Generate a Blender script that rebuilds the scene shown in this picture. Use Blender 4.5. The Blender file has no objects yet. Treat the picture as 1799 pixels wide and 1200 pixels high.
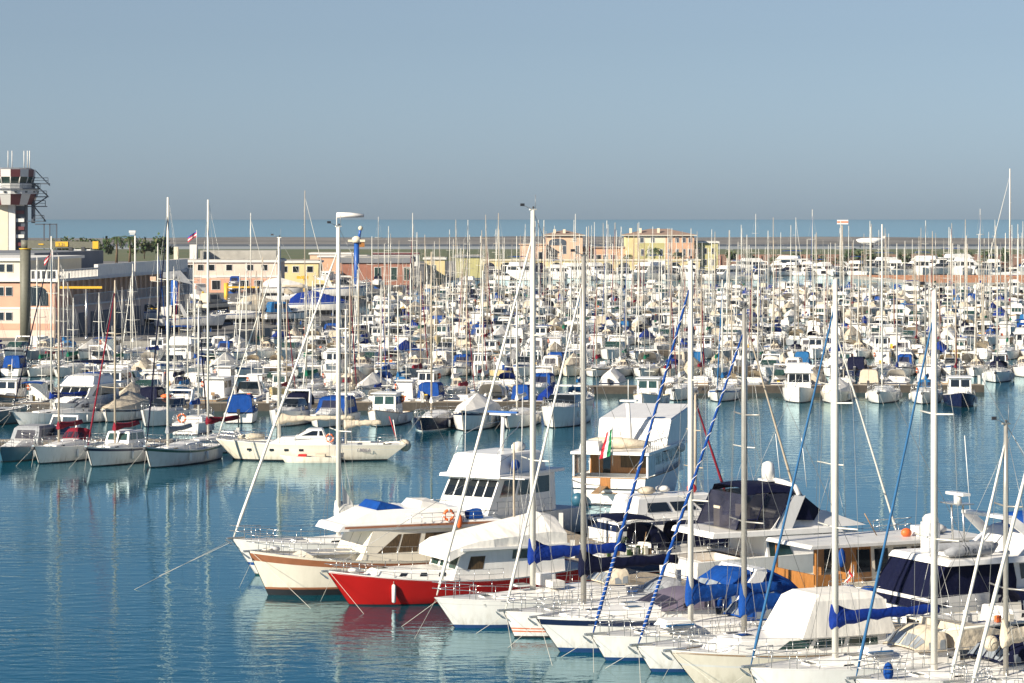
import bpy, math, random
from mathutils import Vector
R=math.radians; PI=math.pi
rnd=random.Random(7)
C=bpy.context.scene.collection
sc=bpy.context.scene
# ------------------------------------------------------------ camera, sky, sun, exposure
CAMZ=18.0; F=5000.0; HOR=385.0
cam=bpy.data.cameras.new('camera'); co=bpy.data.objects.new('camera',cam); C.objects.link(co)
co.location=(0,0,CAMZ); co.rotation_euler=(R(90),0,0)
cam.sensor_width=36; cam.lens=F/1799*36; cam.shift_y=-(600-HOR)/1799.0
cam.clip_start=1; cam.clip_end=200000
sc.camera=co
SUN_AZ=R(231); SUN_EL=R(27)
w=bpy.data.worlds.new('World'); sc.world=w; w.use_nodes=True
nt=w.node_tree; bg=nt.nodes['Background']
sk=nt.nodes.new('ShaderNodeTexSky'); sk.sky_type='NISHITA'; sk.sun_disc=False
sk.sun_elevation=SUN_EL; sk.sun_rotation=SUN_AZ; sk.air_density=1.0; sk.dust_density=0.6; sk.ozone_density=3.0; sk.altitude=0
hs=nt.nodes.new('ShaderNodeHueSaturation'); hs.inputs['Saturation'].default_value=0.42
tcw=nt.nodes.new('ShaderNodeTexCoord'); sx=nt.nodes.new('ShaderNodeSeparateXYZ'); nt.links.new(tcw.outputs['Generated'],sx.inputs[0])
rp=nt.nodes.new('ShaderNodeValToRGB'); nt.links.new(sx.outputs['Z'],rp.inputs[0]); er=rp.color_ramp.elements   # hazy band low down, deeper blue above
er[0].position=0.0; er[0].color=(.90,1.16,1.52,1); er[1].position=.35; er[1].color=(.20,.44,.92,1)
for p_,c_ in ((.085,(.82,1.01,1.26,1)),(.15,(.42,.72,1.10,1))): e_=er.new(p_); e_.color=c_
mxs=nt.nodes.new('ShaderNodeMix'); mxs.data_type='RGBA'; mxs.blend_type='MULTIPLY'; mxs.inputs[0].default_value=1.0
nt.links.new(sk.outputs[0],hs.inputs['Color']); nt.links.new(hs.outputs[0],mxs.inputs[6]); nt.links.new(rp.outputs[0],mxs.inputs[7]); nt.links.new(mxs.outputs[2],bg.inputs['Color'])
bg.inputs['Strength'].default_value=0.0430
sl=bpy.data.lights.new('sun','SUN'); so=bpy.data.objects.new('sun',sl); C.objects.link(so)
sl.energy=5.0; sl.angle=R(0.5); sl.color=(1.0,0.905,0.745)
sd=Vector((math.sin(SUN_AZ)*math.cos(SUN_EL),math.cos(SUN_AZ)*math.cos(SUN_EL),math.sin(SUN_EL)))
so.rotation_euler=sd.to_track_quat('Z','Y').to_euler(); so.location=(-200,-200,200)
sc.view_settings.view_transform='Standard'; sc.view_settings.look='None'
sc.view_settings.exposure=0.8; sc.view_settings.gamma=1.0

def at(px,py,Y=None,z=None):
    """world point seen at photo pixel px,py, at distance Y or height z"""
    if Y is None: Y=(CAMZ-z)*F/(py-HOR)
    return Vector(((px-900)*Y/F, Y, CAMZ-(py-HOR)*Y/F))
# ------------------------------------------------------------ materials
MATS={}
def mat(name,col,rough=0.5,metal=0.0,var=0.0,vscale=3.0,bump=0.0,bscale=20.0,spec=0.5,alpha=1.0,col2=None,stretch=None):
    if name in MATS: return MATS[name]
    m=bpy.data.materials.new(name); m.use_nodes=True; MATS[name]=m
    n=m.node_tree; p=n.nodes['Principled BSDF']
    p.inputs['Base Color'].default_value=(*col,1); p.inputs['Roughness'].default_value=rough
    p.inputs['Metallic'].default_value=metal; p.inputs['Specular IOR Level'].default_value=spec
    if alpha<1: p.inputs['Alpha'].default_value=alpha
    tc=n.nodes.new('ShaderNodeTexCoord'); src=tc.outputs['Object']
    if stretch:
        mp=n.nodes.new('ShaderNodeMapping'); mp.inputs['Scale'].default_value=stretch
        n.links.new(src,mp.inputs[0]); src=mp.outputs[0]
    if var>0:
        t=n.nodes.new('ShaderNodeTexNoise'); t.inputs['Scale'].default_value=vscale; t.inputs['Detail'].default_value=5
        n.links.new(src,t.inputs['Vector'])
        r=n.nodes.new('ShaderNodeValToRGB'); r.color_ramp.elements[0].position=0.3; r.color_ramp.elements[1].position=0.7
        c2=col2 or tuple(c*(1-var) for c in col)
        r.color_ramp.elements[0].color=(*c2,1); r.color_ramp.elements[1].color=(*col,1)
        n.links.new(t.outputs['Fac'],r.inputs[0]); n.links.new(r.outputs[0],p.inputs['Base Color'])
    if bump>0:
        t=n.nodes.new('ShaderNodeTexNoise'); t.inputs['Scale'].default_value=bscale; t.inputs['Detail'].default_value=3
        n.links.new(src,t.inputs['Vector'])
        b=n.nodes.new('ShaderNodeBump'); b.inputs['Distance'].default_value=bump
        n.links.new(t.outputs['Fac'],b.inputs['Height']); n.links.new(b.outputs[0],p.inputs['Normal'])
    return m
mat('white',(.83,.81,.77),.28,var=.10,vscale=1.2)
mat('cream',(.76,.70,.58),.32,var=.10,vscale=1.2)
mat('offwhite',(.70,.69,.66),.45,var=.14,vscale=1.5)
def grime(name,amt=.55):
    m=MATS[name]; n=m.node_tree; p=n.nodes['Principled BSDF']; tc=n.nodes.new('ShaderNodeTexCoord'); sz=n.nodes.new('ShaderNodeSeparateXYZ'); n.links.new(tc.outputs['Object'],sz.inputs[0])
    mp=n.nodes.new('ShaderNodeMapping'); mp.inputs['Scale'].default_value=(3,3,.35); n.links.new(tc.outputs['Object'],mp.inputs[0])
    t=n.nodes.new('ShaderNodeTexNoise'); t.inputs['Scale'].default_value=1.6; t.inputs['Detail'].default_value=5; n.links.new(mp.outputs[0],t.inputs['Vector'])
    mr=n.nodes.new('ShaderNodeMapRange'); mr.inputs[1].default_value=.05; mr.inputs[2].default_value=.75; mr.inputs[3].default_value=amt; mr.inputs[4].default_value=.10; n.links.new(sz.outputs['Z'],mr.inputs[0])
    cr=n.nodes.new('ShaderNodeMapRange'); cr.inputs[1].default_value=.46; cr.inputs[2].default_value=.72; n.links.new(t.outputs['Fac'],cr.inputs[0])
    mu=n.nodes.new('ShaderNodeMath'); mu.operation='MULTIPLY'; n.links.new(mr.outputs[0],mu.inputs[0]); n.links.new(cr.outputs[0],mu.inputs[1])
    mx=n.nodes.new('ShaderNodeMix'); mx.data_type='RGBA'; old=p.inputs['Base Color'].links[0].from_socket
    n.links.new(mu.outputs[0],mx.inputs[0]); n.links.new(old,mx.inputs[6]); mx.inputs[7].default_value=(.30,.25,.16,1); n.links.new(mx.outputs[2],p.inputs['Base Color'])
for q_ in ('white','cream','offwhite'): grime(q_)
mat('deck',(.72,.71,.68),.55,var=.12,vscale=2.5)
mat('red',(.42,.012,.010),.22,var=.12,vscale=1.0)
mat('navy',(.008,.012,.045),.25,var=.2)
mat('black_hull',(.012,.014,.022),.22,var=.2)
mat('green_hull',(.03,.10,.07),.35)
mat('teal_hull',(.03,.11,.17),.35,var=.2)
mat('grey_hull',(.33,.35,.37),.4,var=.1)
mat('ochre_hull',(.55,.42,.20),.4,var=.1)
mat('brown_stripe',(.33,.13,.06),.4,var=.2,vscale=3)
mat('blue_stripe',(.02,.09,.30),.35)
mat('navy_stripe',(.01,.02,.06),.3)
mat('orange_stripe',(.60,.16,.06),.4)
mat('purple_stripe',(.10,.09,.24),.4)
mat('antifoul_black',(.012,.014,.018),.6)
mat('antifoul_blue',(.01,.05,.16),.6)
mat('antifoul_red',(.22,.03,.02),.6)
mat('antifoul_green',(.02,.07,.06),.6)
mat('c_blue',(.006,.058,.27),.75,spec=.15,var=.25,vscale=2.5,bump=.05,bscale=4)
mat('c_royal',(.006,.032,.23),.75,spec=.15,var=.25,vscale=2.5,bump=.05,bscale=4)
mat('c_bluesock',(.035,.13,.28),.8,var=.2,spec=.15)
mat('c_navy',(.004,.006,.028),.75,spec=.15,var=.2,vscale=2,bump=.05,bscale=4)
mat('c_lightblue',(.02,.13,.32),.75,spec=.15,var=.2,bump=.05,bscale=4)
mat('c_beige',(.60,.52,.40),.85,spec=.15,var=.14,vscale=2,bump=.08,bscale=3)
mat('c_white',(.78,.75,.69),.8,spec=.15,var=.12,vscale=1.2,bump=.05,bscale=1.6,stretch=(1.2,.5,.5))
mat('c_burgundy',(.22,.015,.03),.8,spec=.15,var=.2,bump=.05,bscale=4)
mat('c_green',(.01,.14,.08),.8,spec=.15,var=.2,bump=.05,bscale=4)
mat('c_grey',(.30,.31,.33),.8,spec=.15,var=.15,bump=.05,bscale=4)
mat('c_yellow',(.65,.42,.03),.8,spec=.15,var=.15)
mat('c_purple',(.16,.135,.18),.5,spec=.3,var=.2)
mat('glass',(.012,.016,.02),.07,spec=.8)
mat('glass_green',(.03,.07,.06),.08,spec=.8,var=.5,vscale=3)
mat('curtain',(.13,.08,.035),.7,var=.8,vscale=6,stretch=(6,6,.3))
mat('clear_vinyl',(.30,.33,.36),.12,spec=.7,var=.35,vscale=2)
mat('tint_vinyl',(.045,.045,.07),.2,spec=.4,alpha=.72,var=.5,vscale=1.5)
mat('mast_white',(.74,.71,.63),.35,var=.08)
mat('mast_alu',(.42,.40,.36),.35,metal=.35,var=.15)
mat('mast_tan',(.50,.42,.32),.5,var=.2)
mat('steel',(.60,.60,.58),.25,metal=.8)
mat('wire',(.30,.30,.29),.4,metal=.5)
mat('rope',(.55,.52,.45),.9)
mat('rope_dark',(.12,.11,.10),.9)
mat('rubber',(.02,.02,.022),.8)
mat('teak',(.36,.22,.11),.65,var=.35,vscale=3,stretch=(1,12,1))
mat('varnish',(.42,.18,.05),.3,var=.35,vscale=3,stretch=(8,8,1))
mat('orange',(.75,.14,.03),.5)
mat('redplastic',(.55,.02,.02),.5)
mat('yellow',(.75,.48,.03),.5,var=.1)
mat('fender_white',(.75,.73,.68),.5)
mat('dark_gear',(.05,.05,.055),.6)
mat('skin_grey',(.5,.5,.48),.6)
mat('flag_green',(.01,.18,.07),.8)
mat('flag_white',(.75,.72,.68),.8)
mat('flag_red',(.55,.02,.04),.8)
mat('flag_blue',(.02,.05,.3),.8)
# buildings
mat('pink_wall',(.72,.49,.34),.9,var=.14,vscale=.35)
mat('palepink_wall',(.74,.57,.47),.9,var=.14,vscale=.35)
mat('coral_wall',(.66,.36,.25),.9,var=.16,vscale=.35)
mat('white_wall',(.72,.70,.66),.9,var=.12,vscale=.4)
mat('cream_wall',(.74,.66,.50),.9,var=.12,vscale=.4)
mat('yellow_wall',(.70,.57,.30),.9,var=.12,vscale=.4)
mat('orange_wall',(.64,.38,.24),.9,var=.15,vscale=.4)
mat('olive_wall',(.48,.44,.20),.9,var=.12,vscale=.4)
mat('brick_wall',(.36,.16,.11),.95,var=.25,vscale=.6)
mat('brown_wall',(.27,.16,.12),.95,var=.3,vscale=.3)
mat('stone_base',(.17,.17,.19),.95,var=.3,vscale=.6)
mat('grey_roof',(.20,.21,.23),.9,var=.2,vscale=.3)
mat('tile_roof',(.32,.22,.17),.9,var=.3,vscale=.8)
mat('gravel_roof',(.42,.40,.36),.95,var=.3,vscale=.5)
mat('maroon',(.13,.03,.035),.6)
mat('concrete',(.34,.32,.29),.95,var=.25,vscale=.4,bump=.01)
mat('asphalt',(.16,.155,.15),.95,var=.3,vscale=.2)
mat('dark_wood',(.085,.07,.055),.9,var=.3)
mat('cock_floor',(.20,.17,.13),.8,var=.4,vscale=3)
mat('timber_deck',(.36,.30,.22),.85,var=.4,vscale=1.5,stretch=(8,1,1))
mat('orange_deck',(.60,.26,.11),.9,var=.15,vscale=.2)
mat('crane_olive',(.15,.145,.11),.6,var=.2)
mat('crane_blue',(.015,.095,.38),.4,var=.15)
mat('crane_yellow',(.72,.42,.03),.5,var=.15)
mat('steel_dark',(.06,.075,.10),.6)
mat('grassland',(.075,.105,.04),.95,var=.4,vscale=.02,col2=(.12,.12,.05))
mat('runway',(.30,.33,.34),.9,var=.15,vscale=.01)
mat('rubble',(.21,.20,.185),.95,var=.5,vscale=.05,bump=1.0,bscale=.2,stretch=(.3,1,1))
mat('leaf',(.05,.10,.028),.8,var=.5,vscale=1.2)
mat('leaf_dry',(.10,.11,.04),.8,var=.5,vscale=1.2)
mat('bark',(.16,.11,.07),.95,var=.4,vscale=3)
# ------------------------------------------------------------ mesh helper
class MB:
    def __init__(s): s.v=[]; s.f=[]; s.m=[]; s.names=[]; s.sm=[]
    def mi(s,m):
        if m not in s.names: s.names.append(m)
        return s.names.index(m)
    def face(s,idx,m,sm=False): s.f.append(tuple(idx)); s.m.append(s.mi(m)); s.sm.append(sm)
    def poly(s,pts,m,sm=False):
        k=len(s.v); s.v+= [tuple(p) for p in pts]; s.face(range(k,k+len(pts)),m,sm)
    def box(s,x0,x1,y0,y1,z0,z1,m):
        s.hexa([(x0,y0,z0),(x1,y0,z0),(x1,y1,z0),(x0,y1,z0),(x0,y0,z1),(x1,y0,z1),(x1,y1,z1),(x0,y1,z1)],m)
    def hexa(s,p,m,mtop=None):
        k=len(s.v); s.v+=[tuple(q) for q in p]
        for q,mm in (((3,2,1,0),m),((4,5,6,7),mtop or m),((0,1,5,4),m),((1,2,6,5),m),((2,3,7,6),m),((3,0,4,7),m)):
            s.face([k+i for i in q],mm)
    def loft(s,rings,m,closed=True,caps=True,sm=True):
        k=len(s.v); n=len(rings[0])
        for r in rings: s.v+=[tuple(p) for p in r]
        for i in range(len(rings)-1):
            mm=m[i%len(m)] if isinstance(m,list) else m
            for j in range(n if closed else n-1):
                a=k+i*n+j; b=k+i*n+(j+1)%n
                s.face((a,b,b+n,a+n),mm,sm)
        if caps and closed:
            m0=m[0] if isinstance(m,list) else m
            s.face(range(k+n-1,k-1,-1),m0); e=k+(len(rings)-1)*n; s.face(range(e,e+n),m0)
    def tube(s,pts,r,m,n=6,sm=True):
        pts=[Vector(p) for p in pts]; rings=[]
        for i,p in enumerate(pts):
            d=(pts[min(i+1,len(pts)-1)]-pts[max(i-1,0)])
            if d.length<1e-6: d=Vector((0,0,1))
            d.normalize(); up=Vector((0,0,1)) if abs(d.z)<.9 else Vector((1,0,0))
            a=d.cross(up).normalized(); b=d.cross(a)
            rr=r[i] if isinstance(r,(list,tuple)) else r
            rings.append([p+a*rr*math.cos(2*PI*j/n)+b*rr*math.sin(2*PI*j/n) for j in range(n)])
        s.loft(rings,m,sm=sm)
    def ball(s,c,r,m,n=8,k=5):
        if not isinstance(r,(tuple,list)): r=(r,r,r)
        rings=[]
        for i in range(k+1):
            t=PI*i/k; q=max(math.sin(t),.02)
            rings.append([(c[0]+r[0]*q*math.cos(2*PI*j/n),c[1]+r[1]*q*math.sin(2*PI*j/n),c[2]-r[2]*math.cos(t)) for j in range(n)])
        s.loft(rings,m)
    def torus(s,c,R1,r,m,ax='y',n=14,k=6,m2=None):
        pts=[]
        for i in range(n+1):
            t=2*PI*i/n; a=R1*math.cos(t); b=R1*math.sin(t)
            pts.append({'y':(c[0]+a,c[1],c[2]+b),'x':(c[0],c[1]+a,c[2]+b),'z':(c[0]+a,c[1]+b,c[2])}[ax])
        s.tube(pts,r,m,k)
    def build(s,name,parent=None,label=None):
        me=bpy.data.meshes.new(name); me.from_pydata(s.v,[],s.f)
        for nm in s.names: me.materials.append(MATS[nm])
        me.polygons.foreach_set('material_index',s.m); me.polygons.foreach_set('use_smooth',s.sm); me.update()
        o=bpy.data.objects.new(name,me); C.objects.link(o)
        if parent: o.parent=parent
        if label: o['label']=label
        return o
def tag(o,label=None,cat=None,group=None,kind=None):
    if label: o['label']=label
    if cat: o['category']=cat
    if group: o['group']=group
    if kind: o['kind']=kind
    return o
def empty(name,label,cat,loc=(0,0,0),rz=0,group=None):
    o=bpy.data.objects.new(name,None); C.objects.link(o); o.location=loc; o.rotation_euler=(0,0,rz)
    o.empty_display_size=.5
    return tag(o,label,cat,group)
def lerp(a,b,t): return a+(b-a)*t
class Block:
    """tapered superstructure block; x forward, +y port"""
    def __init__(s,xa,xf,ha,z0,z1,rf=.3,ra=.1,ty=.93,hf=None,z0f=None,z1f=None):
        hf=ha if hf is None else hf; z0f=z0 if z0f is None else z0f; z1f=z1 if z1f is None else z1f
        s.b=[Vector((xa,ha,z0)),Vector((xf,hf,z0f)),Vector((xf,-hf,z0f)),Vector((xa,-ha,z0))]
        s.t=[Vector((xa+ra,ha*ty,z1)),Vector((xf-rf,hf*ty,z1f)),Vector((xf-rf,-hf*ty,z1f)),Vector((xa+ra,-ha*ty,z1))]
    def add(s,mb,m,top=None,bev=.06):
        b,t=s.b,s.t
        # chamfered top edge
        zc=[t[i]+(b[i]-t[i])*(bev/max(.05,(t[i]-b[i]).length)) for i in range(4)]
        cen=sum(t,Vector())/4
        tt=[t[i]+(cen-t[i]).normalized()*bev*1.3 for i in range(4)]
        mb.loft([[b[0],b[3],b[2],b[1]],[zc[0],zc[3],zc[2],zc[1]],[tt[0],tt[3],tt[2],tt[1]]],[m,m],sm=False,caps=False)
        up=Vector((0,0,.03))
        mb.poly([tt[0],tt[3],tt[2],tt[1]],top or m)
        mb.poly([b[0],b[1],b[2],b[3]],m)
    def pt(s,face,u,v):
        i={'port':(0,1),'stbd':(3,2),'front':(1,2),'aft':(0,3)}[face]
        return (s.b[i[0]].lerp(s.b[i[1]],u)).lerp(s.t[i[0]].lerp(s.t[i[1]],u),v)
    def nrm(s,face):
        a=s.pt(face,0,0); b=s.pt(face,1,0); c=s.pt(face,0,1)
        n=(b-a).cross(c-a).normalized()
        cen=(sum(s.b,Vector())+sum(s.t,Vector()))/8
        if n.dot(s.pt(face,.5,.5)-cen)<0: n=-n
        return n
    def win(s,mb,face,u0,u1,v0,v1,m='glass',k0=0,k1=0,off=.015):
        n=s.nrm(face)*off
        q=[s.pt(face,u0,v0),s.pt(face,u1,v0),s.pt(face,u1+k1,v1),s.pt(face,u0+k0,v1)]
        c=sum(q,Vector())/4
        o=[p+n for p in q]; i=[p-n for p in q]
        mb.poly(o,m)
        for a in range(4):
            b=(a+1)%4; mb.poly([o[a],i[a],i[b],o[b]],'rubber' if m!='white' else m)
# ------------------------------------------------------------ hull
class Hull:
    def __init__(s,L,B,zb,zm,zs,over=1.0,tr=.8,st=0.0,p=2.2,q=.85,wl=.9,stover=.0):
        s.L,s.B,s.zb,s.zm,s.zs,s.over,s.tr,s.st,s.p,s.q,s.wl,s.so=L,B,zb,zm,zs,over,tr,st,p,q,wl,stover
    def b(s,u):
        if u<.42: f=s.tr+(1-s.tr)*math.sin(PI/2*u/.42)
        else: f=max(.012,(1-((u-.42)/.58)**s.p))**s.q
        return s.B/2*f
    def z(s,u):
        if u>.4: return s.zm+(s.zb-s.zm)*((u-.4)/.6)**1.8
        return s.zm+(s.zs-s.zm)*((.4-u)/.4)**1.5
    def x(s,u): return -s.L/2+s.L*u
    def u(s,x): return min(1,max(0,(x+s.L/2)/s.L))
    def pt(s,u,z):
        zz=s.z(u); v=max(-.5,z/zz); b=s.b(u); bw=b*(s.wl-.22*u**3)
        hb=bw+(b-bw)*(max(0,v)**.7) if v>=0 else bw*(1+v*.9)
        xo=-s.over*(u**5)*(1-v) + (s.st*(v) + s.so*(1-v))*((1-u)**6)
        return (s.x(u)+xo, hb, z)
    def hull(s,m='white',anti='antifoul_black',boot=None,stripes=(),n=16,rail=None,bootz=.08,bh=.12):
        mb=MB(); us=[(i/n) for i in range(n)]+[.985,1.0]; us=[u if u<.6 else .6+(u-.6) for u in us]
        lv=[('a',-.45),('a',0.0+bootz)]
        segs=[anti]
        if boot: lv.append(('a',bootz+bh)); segs.append(boot)
        fr=sorted(set([.35,.6]+[a for s_ in stripes for a in s_[:2]]+[1.0]))
        for f in fr:
            if f<.2: continue
            lv.append(('f',f))
            pm=m
            lo=lv[-2][1] if lv[-2][0]=='f' else .1
            for a,b_,mm in stripes:
                if lo>=a-1e-4 and f<=b_+1e-4: pm=mm
            segs.append(pm)
        if rail: lv.append(('r',.06)); segs.append(rail)
        rows=[]
        for k,(t,a) in enumerate(lv):
            row=[]
            for u in us:
                z=a if t=='a' else (s.z(u)*a if t=='f' else s.z(u)+a)
                p=s.pt(u,z)
                if t=='r': q=s.pt(u,s.z(u)); p=(q[0],q[1]+.02,z)
                row.append(p)
            rows.append(row)
        for side in (1,-1):
            base=len(mb.v)
            for row in rows:
                for p in row: mb.v.append((p[0],p[1]*side,p[2]))
            nn=len(us)
            for k in range(len(rows)-1):
                for i in range(nn-1):
                    a=base+k*nn+i; q=(a,a+1,a+1+nn,a+nn)
                    mb.face(q if side<0 else q[::-1],segs[k],True)
        # transom
        for k in range(len(rows)-1):
            a=rows[k][0]; b=rows[k+1][0]
            mb.poly([(a[0],a[1],a[2]),(a[0],-a[1],a[2]),(b[0],-b[1],b[2]),(b[0],b[1],b[2])],segs[k])
        return mb
    def deck(s,m='deck',n=16,cock=None,cw=.5,floor=-.45,dz=-.04,side=None,cm=None):
        mb=MB(); us=[i/n for i in range(n+1)]
        if cock: us=sorted(set(us+[cock[0],cock[1]]))
        rows=[]
        for u in us:
            z=s.z(u)+dz; b=s.pt(u,s.z(u))[1]; w_=min(cw,b*.8); x=s.pt(u,s.z(u))[0]
            rows.append([(x,b,z),(x,w_,z+.03),(x,-w_,z+.03),(x,-b,z)])
        for i in range(len(rows)-1):
            r0,r1=rows[i],rows[i+1]; ins=cock and us[i]>=cock[0]-1e-6 and us[i+1]<=cock[1]+1e-6
            for j in range(3):
                if j==1 and ins: continue
                mb.poly([r0[j],r0[j+1],r1[j+1],r1[j]],m)
        if cock:
            z1=s.z(cock[0])+dz+.04; zf=z1+floor; x0,x1=s.x(cock[0])+(s.st*.9 if cock[0]==0 else 0),s.x(cock[1])
            w0=min(cw,s.b(cock[0])*.8); w1=min(cw,s.b(cock[1])*.8); cm=cm or m
            mb.poly([(x0,w0,zf),(x0,-w0,zf),(x1,-w1,zf),(x1,w1,zf)],cm)
            mb.poly([(x0,w0,zf),(x1,w1,zf),(x1,w1,z1),(x0,w0,z1)],m); mb.poly([(x0,-w0,zf),(x1,-w1,zf),(x1,-w1,z1),(x0,-w0,z1)],m)
            mb.poly([(x1,w1,zf),(x1,-w1,zf),(x1,-w1,z1),(x1,w1,z1)],m); mb.poly([(x0,w0,zf),(x0,-w0,zf),(x0,-w0,z1),(x0,w0,z1)],m)
        return mb
    def rail_path(s,u0,u1,side,h,inset=.06,n=8):
        out=[]
        for i in range(n+1):
            u=lerp(u0,u1,i/n); p=s.pt(u,s.z(u)); out.append((p[0],side*max(0.02,p[1]-inset),s.z(u)+h))
        return out
class Boat:
    def __init__(s,name,label,cat,hull=None,loc=(0,0,0),rz=0,group=None):
        s.e=empty(name,label,cat,loc,rz,group); s.h=hull
    def part(s,name,mb,parent=None,label=None):
        if not mb.f: return None
        return mb.build(name,parent or s.e,label)
    def hull_parts(s,m='white',anti='antifoul_black',boot=None,stripes=(),n=16,deck='deck',cock=None,cw=.5,floor=-.45,rail=None,cm=None,bootz=.08,bh=.12):
        h=s.part('hull',s.h.hull(m,anti,boot,stripes,n,rail,bootz,bh)); s.hl=h
        s.part('deck',s.h.deck(deck,n,cock,cw,floor,cm=cm)); return h
    def rails(s,u0=.12,u1=.97,h=.6,m='steel',r=.014,n=8,pulpit=True,pushpit=True,wires=2):
        H=s.h
        mb=MB()
        for sd in (1,-1):
            for i in range(n+1):
                u=lerp(u0,u1-.08,i/n); p=H.pt(u,H.z(u)); y=sd*(p[1]-.06)
                mb.tube([(p[0],y,H.z(u)),(p[0],y,H.z(u)+h)],r,m,4)
            for k in range(wires):
                mb.tube(H.rail_path(u0,u1-.08,sd,h*(1-.45*k),n=10),r*.7,m,4)
        s.part('lifeline',mb)
        if pulpit:
            mb=MB()
            for k in range(2):
                a=H.rail_path(u1-.1,u1,1,h*(1-.45*k)+.05,n=4); b=H.rail_path(u1-.1,u1,-1,h*(1-.45*k)+.05,n=4)[::-1]
                tip=(H.x(1)+.1,0,H.z(1)+h*(1-.45*k)+.08)
                mb.tube(a+[tip]+b,r*1.3,m,5)
            for u in (u1-.1,u1-.03):
                for sd in (1,-1):
                    p=H.pt(u,H.z(u)); y=sd*(p[1]-.06)
                    mb.tube([(p[0],y,H.z(u)),(p[0],y,H.z(u)+h+.05)],r*1.2,m,4)
            s.part('pulpit',mb)
        if pushpit:
            mb=MB()
            for k in range(2):
                a=H.rail_path(.02,u0,1,h*(1-.45*k),n=3)[::-1]; b=H.rail_path(.02,u0,-1,h*(1-.45*k),n=3)
                mb.tube(a+b,r*1.3,m,5)
            for u in (.02,u0):
                for sd in (1,-1):
                    p=H.pt(u,H.z(u)); y=sd*(p[1]-.06)
                    mb.tube([(p[0],y,H.z(u)),(p[0],y,H.z(u)+h)],r*1.2,m,4)
            s.part('pushpit',mb)
    def mast(s,um,Hm,r=.1,m='mast_white',spr=2,det=2,jib=None,jibr=.06,zb=None,boomL=None,cover=None,coverh=.35,boomz=1.2,jibtop=.93,back=True,xs=0,gear=True,shr='wire',foot=None,name='mast',rr=.011,jr0=None):
        H=s.h; x=H.x(um)+xs; zd=(H.z(um)+.4) if zb is None else zb
        mb=MB(); n=8 if det>1 else 5
        mb.tube([(x,0,zd-.45),(x,0,lerp(zd,Hm,.7)),(x,0,Hm)],[r,r,r*.72],m,n)
        if det>1 and gear:
            mb.box(x-.16,x+.16,-.06,.06,Hm,Hm+.06,m)
        mo=s.part(name,mb)
        if det>1 and gear:
            g=MB(); g.tube([(x-.12,0,Hm),(x-.12,0,Hm+.7)],.012,'wire',4); g.tube([(x+.05,0,Hm+.05),(x+.5,0,Hm+.22)],.012,'wire',4)
            g.box(x+.42,x+.62,-.02,.02,Hm+.18,Hm+.3,'dark_gear'); g.ball((x-.02,0,Hm+.12),.06,'dark_gear',6,4)
            s.part('wind_vane',g,mo)
        tips=[]
        for k in range(spr):
            z=lerp(zd,Hm,(k+1)/(spr+1)); hw=H.B*.5*(.72-.18*k)
            tips.append((hw,z))
            sp=MB(); sp.tube([(x-.12,-hw,z+.06),(x,0,z),(x-.12,hw,z+.06)],.035 if det>1 else .03,m,4); s.part('spreader',sp,mo)
        wi=MB(); ns_=4 if det>0 else 3; uc=H.u(x-.15); cb=H.pt(uc,H.z(uc))[1]-.08; q=rr if det>1 else rr*1.1
        if True:
            for sd in (1,-1):
                path=[(x-.1,sd*cb,H.z(uc))]+[(x-.12,sd*a,z) for a,z in tips]+[(x,0,Hm*.985)]
                wi.tube(path,q,shr,ns_)
                if det>1: wi.tube([(x+sd*.05-.02,sd*(r+.05),zd),(x,sd*(r*.7+.04),Hm*.97)],rr*.8,shr,3)
                if det>1 and tips:
                    wi.tube([(x+.3,sd*cb,H.z(uc)),(x,0,tips[0][1])],q,shr,4); wi.tube([(x-.5,sd*cb,H.z(uc)),(x,0,tips[0][1])],q,shr,4)
        if back: wi.tube([(H.x(0)+.1,0,H.z(0)+.1),(x,0,Hm)],q,shr,4)
        bx=H.x(1)-.12 if foot is None else foot; bz=H.z(1)+.08
        if jib is None: wi.tube([(bx,0,bz),(x,0,lerp(0,Hm,jibtop))],q,shr,4)
        s.part('rigging',wi,mo)
        if jib:
            a=Vector((bx,0,bz)); b=Vector((x+.05,0,Hm*jibtop)); j=MB(); N=14 if det>1 else 6
            pts=[a.lerp(b,i/N) for i in range(N+1)]; rs=[]
            for i in range(N+1):
                t=i/N; rs.append(jibr*(.35 if t<.06 or t>.97 else 1.0-.45*t+.08*math.sin(i*2.1)))
            if jib=='spiral':
                j.tube(pts,rs,'c_bluesock' if False else 'c_blue',7)
            else: j.tube(pts,rs,jib,7 if det>1 else 5)
            jo=s.part('furled_jib',j)
            if jib=='spiral':
                sp_=MB(); d=(b-a).normalized(); e1=d.cross(Vector((0,1,0))).normalized(); e2=d.cross(e1)
                P=[]; tt=0.03
                while tt<.95:
                    P.append((tt,)); tt+=.0025
                ph=0; path=[]
                for (t,) in P:
                    ph+= (1.15 if t<.22 else .34)
                    i=t*N; k=int(i); rr_=lerp(rs[k],rs[min(N,k+1)],i-k)+.008
                    path.append(a.lerp(b,t)+e1*rr_*math.cos(ph)+e2*rr_*math.sin(ph))
                sp_.tube(path,.013,'flag_white',4); s.part('sheet_wrap',sp_,jo)
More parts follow.
